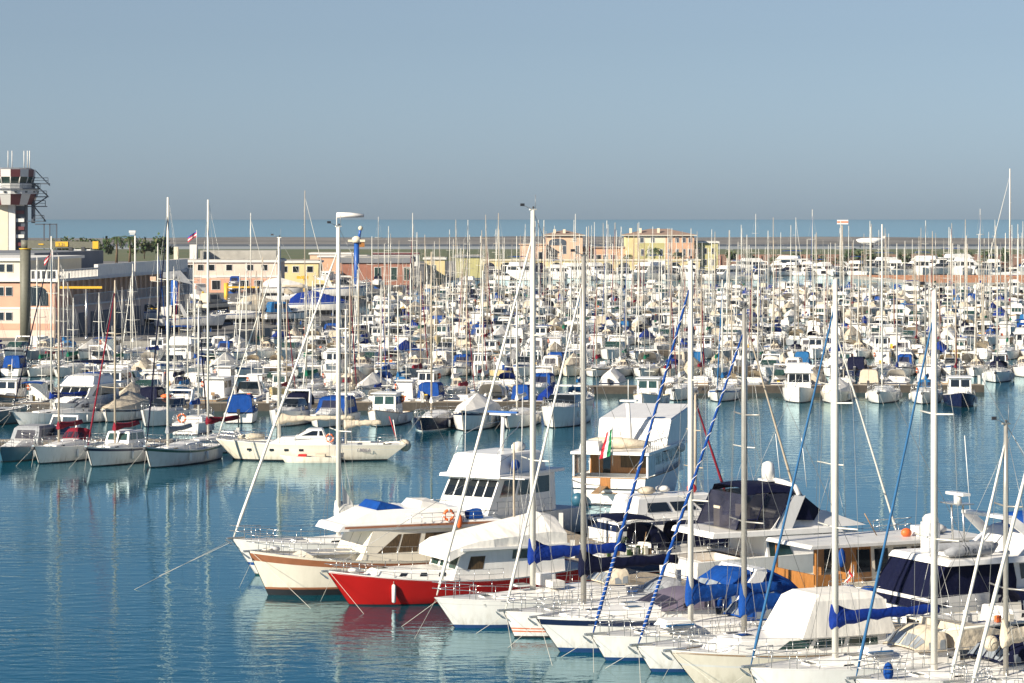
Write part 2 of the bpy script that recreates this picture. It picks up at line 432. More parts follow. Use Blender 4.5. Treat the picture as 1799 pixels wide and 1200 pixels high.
        if boomL:
            bm=MB(); z0=zd+boomz-.2
            bm.tube([(x-.1,0,z0),(x-boomL,0,z0+.1)],.06 if det>1 else .05,m,6)
            bo=s.part('boom',bm)
            if cover:
                cv=MB(); N=14 if det>1 else 5; rings=[]
                for i in range(N+1):
                    t=i/N; xx=lerp(x+r+.06,x-boomL-.05,t); 
                    up=coverh*((1.0+(.95 if det>1 else .4)*math.exp(-((t/.13)**1.6)))-.30*t)+.035*math.sin(i*1.7)
                    wd=(.14+.07*math.sin(PI*min(1,t*1.1+.12)))*(1 if det>1 else 1.15); dn=.12+.05*math.sin(i*2.3)+(.26 if det>1 else .08)*math.exp(-((t/.22)**1.5))
                    zc=z0+.1*t
                    k=8 if det>1 else 6; ring=[]
                    for jn in range(k):
                        an=2*PI*jn/k; cy=math.sin(an)*wd; cz=math.cos(an); cz=cz*up if cz>0 else cz*(dn)
                        ring.append((xx,cy*(1 if cz<up*.5 else .55),zc+cz))
                    rings.append(ring)
                cv.loft(rings,cover); s.part('sail_cover',cv,bo)
        return mo
    def roof(s,u0,u1,hw,h,m='white',n=8,hwf=.6,name='coachroof'):
        """coachroof lofted along the deck from u1 (front) to u0 (aft)"""
        H=s.h; mb=MB(); rings=[]; s.rs=[]
        for i in range(n+1):
            t=i/n; u=lerp(u1,u0,t); x=H.x(u); zb=H.z(u)-.06; hh=h*min(1,.12+1.25*t)**.8 if t<.7 else h
            w_=min(hw*lerp(hwf,1,min(1,t*1.3)),H.b(u)-.25); zt=zb+.06+hh
            s.rs.append((x,w_,zb,zt))
            rings.append([(x,w_,zb),(x,w_*.93,zt-.05),(x,w_*.8,zt),(x,0,zt+.06),(x,-w_*.8,zt),(x,-w_*.93,zt-.05),(x,-w_,zb)])
        mb.loft(rings,m,closed=False,sm=False); mb.poly(rings[-1][::-1],m); mb.poly(rings[0],m)
        s.ro=s.part(name,mb); return s.ro
    def roof_at(s,x):
        r=s.rs
        for a,b in zip(r,r[1:]):
            if b[0]<=x<=a[0]:
                t=(a[0]-x)/max(1e-6,a[0]-b[0]); return tuple(lerp(a[i],b[i],t) for i in range(4))
        return r[-1] if x<r[-1][0] else r[0]
    def roof_win(s,x0,x1,f0=.35,f1=.75,m='glass',sep=True,sides=(1,-1)):
        for sd in sides:
            mb=MB(); P=[]
            for x,f in ((x0,f0),(x1,f0),(x1-.06,f1),(x0+.06,f1)):
                _,w_,zb,zt=s.roof_at(x); P.append(Vector((x,sd*(lerp(w_,w_*.93,f)+.012),lerp(zb,zt-.05,f))))
            mb.poly(P,m); Q=[p-Vector((0,sd*.03,0)) for p in P]
            for a in range(4): b=(a+1)%4; mb.poly([P[a],Q[a],Q[b],P[b]],'rubber')
            s.part('window',mb,s.ro)
    def hatch(s,x,y=0,w_=.28,l=.28,m='glass',z=None,name='hatch'):
        zz=s.h.z(s.h.u(x))+.04 if z is None else z
        mb=MB(); mb.box(x-l-.03,x+l+.03,y-w_-.03,y+w_+.03,zz-.05,zz+.03,'deck'); mb.box(x-l,x+l,y-w_,y+w_,zz+.031,zz+.05,m); s.part(name,mb)
    def hood(s,x0,x1,hw,z0,h,m='c_blue',win='clear_vinyl',aft=None,name='sprayhood'):
        """arched canvas from front x1 (low) up to x0; windows in front and side"""
        mb=MB(); rings=[]; wm=MB(); N=8
        arch=[]
        for (x,hh,ww) in ((x1,.12,.88),(lerp(x1,x0,.35),.72,.96),(lerp(x1,x0,.7),1.0,1.0),(x0,.97,1.0)):
            ring=[]
            for i in range(N+1):
                a=PI*i/N; cy=math.cos(a); cz=math.sin(a)
                ring.append((x,hw*ww*(abs(cy)**.6)*(1 if cy>=0 else -1),z0+h*hh*(cz**.55 if cz>0 else 0)))
            rings.append(ring)
        mb.loft(rings,m,closed=False); o=s.part(name,mb)
        if win:
            off=.02
            for i in range(1,N-1):
                if i in (1,2,3,4,5,6):
                    a,b=rings[0][i],rings[0][i+1]; c,d=rings[1][i+1],rings[1][i]
                    q=[Vector(a),Vector(b),Vector(c),Vector(d)]; cen=sum(q,Vector())/4
                    q=[cen+(p-cen)*.82+Vector((off,0,off)) for p in q]; wm.poly(q,win)
            for (ia,ib) in ((0,1),(N-1,N)):
                a,b=rings[1][ia],rings[1][ib]; c,d=rings[3][ib],rings[3][ia]
                q=[Vector(a),Vector(b),Vector(c),Vector(d)]; cen=sum(q,Vector())/4
                sg=1 if cen.y>0 else -1
                q=[cen+(p-cen)*.8+Vector((0,sg*off,0)) for p in q]; wm.poly(q,win)
            s.part('vinyl_window',wm,o)
        return o
    def bimini(s,x0,x1,hw,z,m='c_blue',zb=None,drop=0,r=.015,name='bimini'):
        mb=MB(); N=6; rings=[]
        for t,k in ((0,-.06),(.25,.03),(.5,.06),(.75,.03),(1,-.06)):
            x=lerp(x0,x1,t); rings.append([(x,hw*math.cos(PI*i/N)*1.0,z+k+.14*math.sin(PI*i/N)-(drop if i in(0,N) else 0)) for i in range(N+1)])
        low=[[(p[0],p[1],p[2]-.03) for p in rg] for rg in rings]
        mb.loft(rings,m,closed=False); mb.loft(low,m,closed=False); o=s.part(name,mb)
        if zb is not None:
            f=MB()
            for sd in (1,-1):
                xm=(x0+x1)/2
                for xx in (x0,x1,xm): f.tube([(xm+(xx-xm)*.2,sd*hw,zb),(xx,sd*hw*.99,z-.02)],r,'steel',4)
            s.part('frame',f,o)
        return o
    def fenders(s,us,side=1,m='fender_white',r=.11,l=.5,zt=None):
        H=s.h
        for u in us:
            mb=MB(); p=H.pt(u,H.z(u)*.6); y=side*(p[1]+r*1.15); z1=H.z(u)*.75
            mb.tube([(p[0],y,z1+.06),(p[0],y,z1),(p[0],y,z1-l*.5),(p[0],y,z1-l),(p[0],y,z1-l-.06)],[r*.4,r,r*1.02,r,r*.3],m,8)
            mb.tube([(p[0],y,z1),(p[0],side*(H.pt(u,H.z(u))[1]-.05),H.z(u)+.3)],.012,'rope',4)
            s.part('fender',mb)
    def outboard(s,x,y,z,sc_=1.0,m='dark_gear'):
        mb=MB()
        mb.hexa([(x-.25*sc_,y-.13*sc_,z),(x+.2*sc_,y-.13*sc_,z+.05),(x+.2*sc_,y+.13*sc_,z+.05),(x-.25*sc_,y+.13*sc_,z),
                 (x-.3*sc_,y-.11*sc_,z+.4*sc_),(x+.15*sc_,y-.11*sc_,z+.38*sc_),(x+.15*sc_,y+.11*sc_,z+.38*sc_),(x-.3*sc_,y+.11*sc_,z+.4*sc_)],m)
        mb.tube([(x-.02,y,z+.05),(x-.06,y,z-.75*sc_)],.06*sc_,m,5); mb.box(x-.2*sc_,x+.02,y-.02,y+.02,z-.7*sc_,z-.6*sc_,m)
        s.part('outboard_motor',mb)
    def ring(s,c,ax='y',r=.3):
        mb=MB(); mb.torus(c,r,.07,'orange',ax,16,6)
        for a in (0,PI/2,PI,3*PI/2):
            q={'y':(c[0]+r*math.cos(a),c[1],c[2]+r*math.sin(a)),'x':(c[0],c[1]+r*math.cos(a),c[2]+r*math.sin(a))}[ax]; mb.ball(q,.085,'flag_white',6,4)
        s.part('lifebuoy',mb)
    def line(s,a,b,r=.014,m='rope',sag=.0,name='mooring_line'):
        mb=MB(); a=Vector(a); b=Vector(b); P=[]
        for i in range(7):
            t=i/6; p=a.lerp(b,t); p.z-=sag*4*t*(1-t); P.append(p)
        mb.tube(P,r,m,4); s.part(name,mb)
def yaw_of(hx,hy): return math.atan2(hy,hx)
def place(px,py,head,H):
    """waterline bow pixel -> boat origin"""
    p=at(px,py,z=0); h=Vector((head[0],head[1],0)).normalized()
    o=p-h*(H.L/2-H.over); return Vector((o.x,o.y,0)), yaw_of(h.x,h.y)
def textmesh(s,size,m,parent,loc,rot,name='lettering',ext=.004,shear=0):
    cu=bpy.data.curves.new(name,'FONT'); cu.body=s; cu.size=size; cu.extrude=ext; cu.shear=shear
    t=bpy.data.objects.new(name,cu); C.objects.link(t)
    dg=bpy.context.evaluated_depsgraph_get(); me=bpy.data.meshes.new_from_object(t.evaluated_get(dg))
    bpy.data.objects.remove(t); me.materials.clear(); me.materials.append(MATS[m])
    o=bpy.data.objects.new(name,me); C.objects.link(o); o.parent=parent; o.location=loc; o.rotation_euler=rot
    return o
# ------------------------------------------------------------ water, land
def water_material():
    m=bpy.data.materials.new('water'); m.use_nodes=True; n=m.node_tree
    n.nodes.remove(n.nodes['Principled BSDF']); out=n.nodes['Material Output']
    df=n.nodes.new('ShaderNodeBsdfDiffuse'); df.inputs['Color'].default_value=(0.0,0.060,0.086,1)
    gl=n.nodes.new('ShaderNodeBsdfGlossy'); gl.inputs['Color'].default_value=(.72,.92,1.0,1); gl.inputs['Roughness'].default_value=.02
    fr=n.nodes.new('ShaderNodeFresnel'); fr.inputs['IOR'].default_value=1.45
    mx=n.nodes.new('ShaderNodeMixShader'); n.links.new(df.outputs[0],mx.inputs[1]); n.links.new(gl.outputs[0],mx.inputs[2]); n.links.new(mx.outputs[0],out.inputs['Surface'])
    g=n.nodes.new('ShaderNodeNewGeometry')
    def noise(scale,det,st):
        mp=n.nodes.new('ShaderNodeMapping'); mp.inputs['Scale'].default_value=st; n.links.new(g.outputs['Position'],mp.inputs[0])
        t=n.nodes.new('ShaderNodeTexNoise'); t.inputs['Scale'].default_value=scale; t.inputs['Detail'].default_value=det
        n.links.new(mp.outputs[0],t.inputs['Vector']); return t.outputs['Fac']
    a=noise(1.3,3,(.5,1,1)); b=noise(4.5,2,(.5,1,1)); c=noise(.03,3,(.45,1,1))
    def mth(op,x,y):
        q=n.nodes.new('ShaderNodeMath'); q.operation=op
        for i,v in enumerate((x,y)):
            if isinstance(v,(int,float)): q.inputs[i].default_value=v
            else: n.links.new(v,q.inputs[i])
        return q.outputs[0]
    h=mth('ADD',mth('MULTIPLY',a,1.0),mth('MULTIPLY',b,.16))
    r=n.nodes.new('ShaderNodeMapRange'); r.inputs[1].default_value=.38; r.inputs[2].default_value=.62; r.inputs[3].default_value=.35; r.inputs[4].default_value=1.5
    n.links.new(c,r.inputs[0]); h=mth('MULTIPLY',h,r.outputs[0])
    bp=n.nodes.new('ShaderNodeBump'); bp.inputs['Distance'].default_value=.034; n.links.new(h,bp.inputs['Height'])
    for q in (df,gl,fr): n.links.new(bp.outputs[0],q.inputs['Normal'])
    n.links.new(fr.outputs[0],mx.inputs[0])
    return m
MATS['water']=water_material()
mb=MB(); mb.poly([(-60000,-500,0),(60000,-500,0),(60000,120000,0),(-60000,120000,0)],'water')
tag(mb.build('water'),kind='structure')
def prism(mb,pts,z0,z1,m,mtop=None):
    n=len(pts); mb.poly([(p[0],p[1],z1) for p in pts],mtop or m)
    for i in range(n):
        a,b=pts[i],pts[(i+1)%n]; mb.poly([(a[0],a[1],z0),(b[0],b[1],z0),(b[0],b[1],z1),(a[0],a[1],z1)],m)
mb=MB(); LAND=[(-260,385),(-46,385),(-27,480),(-33,600),(-25,717),(-14,940),(-6,1000),(420,1000),(420,1560),(-500,1560)]
prism(mb,LAND,-2,1.5,'concrete','asphalt'); tag(mb.build('quay_ground'),kind='structure')
mb=MB(); prism(mb,[(-600,1120),(600,1120),(700,1560),(-700,1560)],1.0,1.56,'grassland'); tag(mb.build('airfield_grass'),kind='structure')
mb=MB(); prism(mb,[(-800,1561),(800,1561),(850,1720),(-850,1720)],-1,1.5,'runway'); tag(mb.build('runway'),kind='structure')
mb=MB(); mb.box(-1000,1000,1725,1731,-1,2.7,'steel_dark'); tag(mb.build('canal_wall','' or None),'low dark wall along the far edge of the runway','wall')
mb=MB(); k=40; top=[];
for i in range(k+1):
    x=-900+1800*i/k; h=4.6+.4*math.sin(i*1.3)+.4*math.sin(i*.37); top.append([(x,1960,-1),(x,2010,h*.55),(x,2050,h),(x,2075,h+.2),(x,2120,-1)])
mb.loft(top,'rubble',closed=False,sm=False); tag(mb.build('breakwater'),kind='structure')
# pontoons ------------------------------------------------
def pontoon(p0,p1,wd,label,z=.75,m='timber_deck',side='dark_wood'):
    a=Vector((p0[0],p0[1],0)); b=Vector((p1[0],p1[1],0)); d=(b-a).normalized(); n=Vector((-d.y,d.x,0))*wd/2
    mb=MB(); e=empty('pontoon',label,'pontoon',a,0)
    q=[Vector((0,0,0))+n,b-a+n,b-a-n,-n]
    prism(mb,[(v.x,v.y) for v in q],-.3,z,side,m); mb.build('walkway',e)
    L=(b-a).length; k=int(L/12)
    for i in range(k+1):
        for sg in (1,-1):
            c=d*(L*i/max(1,k))+n*(.92*sg); pl=MB(); pl.box(c.x-.12,c.x+.12,c.y-.12,c.y+.12,z,z+.9,'offwhite'); pl.build('power_post',e)
    return e
pontoon((2.2,144.5),(28,99.5),2.2,'weathered foreground pontoon running between the two ranks of moored yachts')
pontoon((1.4,158),(4.2,148.6),3.0,'short timber pontoon head with ropes behind the blue sail cover')
pontoon((-60,222),(-21.5,222),2.5,'left pontoon behind the row of white sailboats')
# ------------------------------------------------------------ foreground boats, left-pointing rank
HD=(-.9,-.43)
def place2(px,py,z,head,H):
    p=at(px,py,z=z); h=Vector((head[0],head[1],0)).normalized(); o=p-h*(H.L/2); return Vector((o.x,o.y,0)),yaw_of(h.x,h.y)
G1='yachts moored bow-out in the foreground'
def mooring(b,dx=4,dy=2.0,dz=None,u=.99):
    H=b.h; b.line((H.x(u),0,H.z(u)),(H.x(u)+dx,dy,-.1),.010)
    b.line((H.x(u)-.2,.1,H.z(u)),(H.x(u)+dx*.55,-dy*.6,-.1),.010)
def anchor(b,m='steel'):
    H=b.h; x=H.x(1); z=H.z(1); mb=MB()
    mb.box(x-.7,x+.25,-.09,.09,z-.02,z+.07,'steel'); mb.hexa([(x-.05,-.18,z-.35),(x+.3,-.05,z-.1),(x+.3,.05,z-.1),(x-.05,.18,z-.35),(x,-.15,z-.25),(x+.35,-.04,z),(x+.35,.04,z),(x,.15,z-.25)],m)
    b.part('anchor',mb)
# A white sailboat behind the brown striped yacht
H=Hull(14.5,4.1,1.9,1.45,1.35,over=1.3,tr=.7); loc,rz=place(450,1010,HD,H)
b=Boat('sailboat','white sailboat with a tall mast just behind the brown-striped trawler yacht','sailboat',H,loc,rz,G1)
b.hull_parts('white','antifoul_green','white',[(.28,.36,'blue_stripe')],cock=(.08,.26),cw=.8)
b.roof(.3,.72,1.25,.42); b.roof_win(-1.5,2.2); b.rails(); anchor(b); mooring(b,6.5,3)
b.mast(.60,17.6,.13,jib='mast_white',jibr=.085,boomL=5,cover='c_white',coverh=.3,boomz=1.3,zb=1.9)
mb=MB(); mb.loft([[(.0+b.h.x(.60)-.2,.02*k,4.4-.0),(b.h.x(.60)-.25,.02*k,2.9),(b.h.x(.60)-1.0,.02*k,3.0)] for k in (0,1)],'c_white'); b.part('folded_sail',mb)
b.hatch(3.6)
# B brown striped trawler
H=Hull(14,4.5,2.12,1.45,1.6,over=1.0,tr=.85,p=2.6); loc,rz=place(472,1045,HD,H)
b=Boat('motor_yacht','cream trawler yacht with a wide brown stripe along the bow and a flybridge','motor yacht',H,loc,rz,G1)
b.hull_parts('cream','antifoul_black','brown_stripe',[(.80,.97,'brown_stripe')],rail='cream',bootz=.3,bh=.1)
k=Block(.9,5.0,1.2,1.35,1.95,rf=.9,ra=0,ty=.9,hf=.7,z0f=1.6,z1f=2.0); mb=MB(); k.add(mb,'cream'); b.part('trunk_cabin',mb)
mb=MB(); mb.hexa([(1.4,.0,1.98),(4.3,.0,2.05),(4.2,1.05,1.9),(1.4,1.35,1.9),(1.4,.0,2.01),(4.3,.0,2.08),(4.2,1.05,1.93),(1.4,1.35,1.93)],'c_grey'); b.part('deck_mat',mb)
k=Block(-5.2,2.0,1.75,1.4,3.0,rf=.75,ra=.05,ty=.93); mb=MB(); k.add(mb,'cream'); ho=b.part('deckhouse',mb)
for (f,u0,u1,k0,k1) in (('port',.60,.74,.0,-.0),('port',.755,.90,0,-.12),('port',.30,.56,.0,0),('port',.05,.26,0,0),('front',.06,.34,0,0),('front',.37,.63,0,0),('front',.66,.94,0,0)):
    mb=MB(); k.win(mb,f,u0,u1,.32,.86,'curtain' if f=='port' else 'cream',k0,k1,off=.012); b.part('window',mb,ho)
k2=Block(-5.4,3.0,2.05,3.0,3.32,rf=.25,ra=0,ty=1.02,hf=1.5); mb=MB(); k2.add(mb,'white'); fb=b.part('flybridge_deck',mb)
mb=MB(); 
for sd in (1,-1): mb.hexa([(-5.3,sd*2.07,3.14),(2.7,sd*1.6,3.14),(2.7,sd*1.62,3.14),(-5.3,sd*2.11,3.14),(-5.3,sd*2.07,3.24),(2.7,sd*1.6,3.24),(2.7,sd*1.62,3.24),(-5.3,sd*2.11,3.24)],'brown_stripe')
b.part('trim_stripe',mb,fb)
k3=Block(-3.6,2.5,1.8,3.32,3.95,rf=1.5,ra=.1,ty=.9,hf=1.3); mb=MB(); k3.add(mb,'white',bev=.1); fc=b.part('flybridge_coaming',mb)
mb=MB(); mb.hexa([(-.6,-1.1,3.95),(.9,-1.1,3.95),(.9,1.2,3.95),(-.6,1.2,3.95),(-.3,-1.0,4.12),(.6,-.9,4.3),(.6,1.0,4.3),(-.3,1.1,4.1)],'c_blue'); b.part('canvas_cover',mb)
mb=MB(); mb.hexa([(-2.9,-1.1,3.95),(-1.4,-1.1,3.95),(-1.4,1.2,3.95),(-2.9,1.2,3.95),(-2.7,-1.0,4.2),(-1.6,-.9,4.25),(-1.6,1.0,4.25),(-2.7,1.1,4.05)],'c_white'); b.part('canvas_cover',mb)
mb=MB(); mb.hexa([(-4.6,.9,3.35),(-3.8,.9,3.35),(-3.8,1.7,3.35),(-4.6,1.7,3.35),(-4.5,1.0,3.8),(-3.9,1.0,3.7),(-3.9,1.6,3.62),(-4.5,1.6,3.8)],'c_blue'); b.part('canvas_cover',mb)
b.ring((-2.6,1.95,3.62),'y',.24); mb=MB(); mb.ball((-3.15,2.0,3.3),(.16,.12,.36),'orange'); b.part('buoy',mb)
mb=MB()
for i in range(9): 
    x=-5+i*.55; mb.tube([(x,2.0,3.32),(x,2.0,3.75)],.015,'steel',4)
mb.tube([(-5.2,2.0,3.75),(-.4,1.85,3.75)],.018,'steel',4); mb.tube([(-5.2,2.0,3.54),(-.4,1.85,3.54)],.012,'steel',4); b.part('railing',mb)
b.rails(.35,.98,.75,n=10,pushpit=False); anchor(b); mooring(b,-1,5.5)
# foredeck clutter
mb=MB(); mb.torus((6.1,.15,2.2),.22,.05,'rope','z'); mb.ball((5.6,-.2,2.15),(.3,.2,.15),'offwhite'); b.part('rope_coil',mb)
# C red hull
H=Hull(13.2,4.0,1.62,1.0,1.35,over=1.15,tr=.8,p=2.4); loc,rz=place(615,1063,HD,H)
b=Boat('motor_yacht','bright red hulled cabin yacht under a white canvas tent cover','motor yacht',H,loc,rz,G1)
b.hull_parts('red','antifoul_black',None,[],rail='white',bootz=.06)
b.h.z0=1
k=Block(.6,4.7,1.25,.98,1.55,rf=.6,ra=0,ty=.93,hf=.75,z0f=1.15,z1f=1.62); mb=MB(); k.add(mb,'white'); tc_=b.part('trunk_cabin',mb)
for u in (.12,.36,.62):
    mb=MB(); k.win(mb,'port',u,u+.09,.42,.74,'glass'); b.part('porthole',mb,tc_)
k=Block(-5.0,.9,1.6,1.0,2.5,rf=.55,ra=.05,ty=.94); mb=MB(); k.add(mb,'white'); ho=b.part('wheelhouse',mb)
for (f,u0,u1,v0,v1,mm) in (('front',.05,.30,.38,.88,'glass_green'),('front',.375,.625,.38,.88,'glass_green'),('front',.70,.95,.38,.88,'glass_green'),('port',.76,.90,.36,.76,'curtain'),('port',.30,.5,.62,.9,'glass_green'),('port',.06,.27,.62,.9,'glass_green')):
    mb=MB(); k.win(mb,f,u0,u1,v0,v1,mm,off=.012); b.part('window',mb,ho)
cv=MB(); rings=[]
for i in range(9):
    t=i/8; x=lerp(1.15,-5.0,t); rid=lerp(3.0,3.95,min(1,t*1.15)) if t<.93 else 3.75; low=2.55+.03*math.sin(i*2.2) - (.55 if t<.05 else (.25 if t<.2 else 0))
    hw=1.78+.05*math.sin(i*3.1)
    rings.append([(x,-hw,low),(x,-hw*.97,lerp(low,rid,.45)),(x,-.5,rid-.08),(x,0,rid),(x,.5,rid-.08),(x,hw*.97+.04*math.sin(i*5),lerp(low,rid,.42)),(x,hw+.05*math.cos(i*4),low)])
cv.loft(rings,'c_white',closed=False,sm=False); cv.poly(rings[-1],'c_white'); cv.poly(rings[0][::-1],'c_white'); b.part('canvas_cover',cv)
mb=MB(); mb.box(-5.1,.5,1.62,1.84,2.44,2.56,'white'); b.part('roof_edge',mb)
b.fenders([.80],1,l=.75,r=.1,zt=1); b.rails(.38,.98,.55,n=9,pushpit=False); mooring(b,-.5,3.2); b.mast(.27,7.3,.055,m='mast_tan',spr=0,det=1,zb=2.4,back=False,name='mast')
mb=MB(); mb.ball((5.2,.0,1.62),(.35,.3,.14),'offwhite'); b.part('dinghy_bag',mb)
b.hatch(3.9,0,z=1.62); anchor(b,'steel')
# D white flybridge yacht facing the viewer
H=Hull(12.5,4.4,2.0,1.6,1.5,over=.9,tr=.9); h=Vector((-.55,-.84)).normalized()
b=Boat('motor_yacht','white flybridge cruiser with five dark windscreen panes behind the red hull','motor yacht',H,(-.9,159.3,0),yaw_of(h.x,h.y),G1)
b.hull_parts('white')
k=Block(-3.2,3.6,1.95,1.6,3.75,rf=1.5,ra=0,ty=.95,hf=1.75); mb=MB(); k.add(mb,'white'); ho=b.part('deckhouse',mb)
for u in (.03,.22,.415,.61,.80):
    mb=MB(); k.win(mb,'front',u,u+.165,.52,.93,'glass',off=.012); b.part('window',mb,ho)
for u in (.1,.38,.66):
    mb=MB(); k.win(mb,'port',u,u+.24,.5,.92,'glass',off=.012); b.part('window',mb,ho)
mb=MB(); Block(-3.8,2.7,2.15,3.75,3.93,rf=.1,ra=0,ty=1,hf=2.0).add(mb,'white',bev=.03); b.part('flybridge_deck',mb)
k=Block(-2.5,2.3,1.75,3.93,5.0,rf=.5,ra=.2,ty=.88); mb=MB(); k.add(mb,'white',bev=.12); b.part('flybridge_coaming',mb)
mb=MB(); mb.tube([(-.6,0,5.0),(-.75,0,7.0)],.11,'white',8); mb.box(-1.0,-.4,-.7,.7,7.0,7.1,'white'); mb.box(-.8,-.6,-1.0,1.0,7.12,7.22,'blue_stripe'); b.part('radar_mast',mb)
mb=MB(); mb.ball((-1.4,.6,5.2),(.55,.35,.3),'c_white'); b.part('life_raft',mb)
mb=MB()
for s_ in (1,-1):
    P=[(2.0,s_*1.4,5.0),(1.2,s_*1.5,5.9),(-.2,s_*1.3,6.35),(-1.5,s_*.6,6.6)]; mb.tube(P,.022,'steel',5)
b.part('bimini_frame',mb)
for y,hh in ((1.9,8.2),(-1.9,7.6)):
    mb=MB(); mb.tube([(.3,y,4.0),(.2,y,hh)],.022,'white',4); b.part('aerial',mb)
mb=MB(); mb.ball((1.0,1.95,4.4),(.3,.25,.32),'c_blue'); b.part('canvas_cover',mb)
mb=MB(); mb.box(1.2,2.6,2.0,3.6,3.78,3.84,'white'); b.part('boarding_plank',mb)
b.rails(.3,.98,.75,n=9,pushpit=False)
# E
H=Hull(12.4,3.9,1.4,1.15,1.15,over=1.0,tr=.75,p=2.1); loc,rz=place(800,1103,HD,H)
b=Boat('sailboat','white sailboat with royal blue boom cover and thin blue stripe on its coachroof','sailboat',H,loc,rz,G1)
hl=b.hull_parts('white','antifoul_blue',None,[(.80,.83,'offwhite')],cock=(.06,.27),cw=.8,bootz=.16)
b.roof(.28,.78,1.2,.4); b.roof_win(-3.4,3.0,.40,.62,'blue_stripe'); b.rails(n=9); mooring(b,2.2,2.4)
b.mast(.612,18.4,.14,jib='mast_white',jibr=.085,boomL=4.6,cover='c_royal',coverh=.42,boomz=1.5,zb=1.65)
b.hood(-2.9,-1.7,1.1,1.6,.75,'c_beige'); b.hatch(3.6); b.hatch(2.0,z=1.72)
mb=MB(); mb.box(.2,.9,-.9,-.1,1.6,2.1,'white'); mb.box(.25,.85,.2,.9,1.6,1.9,'c_white'); b.part('deck_box',mb)
textmesh('MARINA',.16,'offwhite',hl,(4.3,1.02,1.02),(R(90),0,R(180)))
# F
H=Hull(11.2,3.7,1.18,1.0,1.05,over=.55,tr=.75,p=2.1); loc,rz=place(905,1120,HD,H)
b=Boat('sailboat','white sailboat with orange waterline stripes, grey mast and navy boom cover','sailboat',H,loc,rz,G1)
b.hull_parts('white','antifoul_black',None,[(.22,.27,'orange_stripe'),(.33,.38,'orange_stripe')],cock=(.06,.27),cw=.8)
b.roof(.28,.76,1.15,.38); b.roof_win(-2.8,2.6,.4,.7); b.rails(n=9); anchor(b); mooring(b,1.2,3.2)
b.mast(.655,16.4,.13,m='mast_alu',jib='mast_white',jibr=.07,boomL=4.6,cover='c_navy',coverh=.42,boomz=1.5,zb=1.5)
b.hatch(3.2); b.hood(-2.6,-1.4,1.05,1.5,.7,'c_grey')
# G express cruiser
H=Hull(13.4,4.2,1.5,1.35,1.3,over=1.15,tr=.85,p=2.5); loc,rz=place(985,1145,HD,H)
b=Boat('motor_yacht','white express cruiser with dark blue sheer stripe and blue canopy under a white arch','motor yacht',H,loc,rz,G1)
b.hull_parts('white','antifoul_blue',None,[(.80,.96,'navy_stripe')],rail='white',bootz=.2)
b.roof(.42,.90,1.4,.42,n=8,hwf=.4)
for x,y in ((4.0,0),(2.4,.5),(2.0,-.6)): b.hatch(x,y,.22,.3,z=b.roof_at(x)[3]+.02)
b.hood(-1.0,1.5,1.5,1.6,.75,'c_purple','tint_vinyl',name='windscreen')
mb=MB(); 
for sd in (1,-1):
    mb.hexa([(-2.4,sd*1.75,1.35),(-1.4,sd*1.75,1.35),(-1.4,sd*1.85,1.35),(-2.4,sd*1.85,1.35),(-3.5,sd*1.45,3.0),(-3.0,sd*1.4,3.1),(-3.0,sd*1.55,3.1),(-3.5,sd*1.55,3.0)],'white')
mb.box(-3.5,-3.0,-1.5,1.5,3.0,3.15,'white'); b.part('radar_arch',mb)
b.hood(-3.0,-.9,1.6,1.6,1.55,'c_blue','clear_vinyl',name='cockpit_canopy'); b.hood(-3.4,-5.9,1.6,1.45,1.55,'c_blue','clear_vinyl',name='aft_canopy')
b.rails(.42,.985,.7,n=9,pushpit=False); anchor(b); mooring(b,1.0,3.4)
# H
def fsail(label,px,py,L,B,zs,mx,Hm,mk,r=.13,cov=None,jib=None,jr=.08,anti='antifoul_black',hull='white',stripes=(),z=None,zt=None,boot=None,hood=None,hw_=1.05,boomL=4.3,boomz=1.4,zb=1.45,over=.7,ch=.4,win=True,hx=-2.6,coam=None,cat='sailboat',name='sailboat'):
    H=Hull(L,B,zs[0],zs[1],zs[2],over=over,tr=.78,p=2.15)
    loc,rz=(place(px,py,HD,H) if zt is None else place2(px,py,zt,HD,H))
    b=Boat(name,label,cat,H,loc,rz,G1)
    b.hull_parts(hull,anti,boot,stripes,cock=(.06,.28),cw=.85,bootz=.14)
    b.roof(.29,.77,B*.31,.4); 
    if win: b.roof_win(-L*.18,L*.2,.38,.7)
    b.rails(n=9); anchor(b); mooring(b,1.4,2.8)
    um=(mx+L/2)/L
    b.mast(um,Hm,r,m=mk,jib=jib,jibr=jr,boomL=boomL,cover=cov,coverh=ch,boomz=boomz,zb=zb)
    if hood: b.hood(hx,hx+1.35,hw_,zs[1]+.42,.85,hood)
    b.fenders((.62,),1,l=.55); b.hatch(L*.27); b.hatch(L*.12,z=b.roof_at(L*.12)[3]+.02)
    mb=MB(); wx=-L*.33
    mb.torus((wx,0,zs[1]+.45),.42,.02,'steel','x'); mb.tube([(wx+.1,0,zs[1]-.3),(wx+.1,0,zs[1]+.5)],.07,'white',6); b.part('steering_wheel',mb)
    mb=MB()
    for sd in (1,-1): mb.tube([(-L*.1,sd*(B*.36),zs[1]+.02),(-L*.1,sd*B*.36,zs[1]+.2)],.09,'steel',8)
    b.part('winch',mb)
    return b
b=fsail('white sailboat with a blue and white wrapped furled jib, farther of the two such',1065,1160,10.8,3.6,(1.08,.95,1.0),.75,16.3,'mast_white',.125,'c_blue','spiral',.08,'antifoul_blue',zb=1.4,boomz=1.15,ch=.46,hood='c_blue')
mb=MB(); mb.hexa([(1.2,.2,1.36),(2.6,.2,1.36),(2.6,1.2,1.3),(1.2,1.3,1.3),(1.4,.3,1.62),(2.4,.3,1.62),(2.4,1.0,1.6),(1.4,1.1,1.6)],'white'); mb.box(1.25,2.55,1.15,1.32,1.4,1.45,'c_lightblue'); b.part('liferaft',mb)
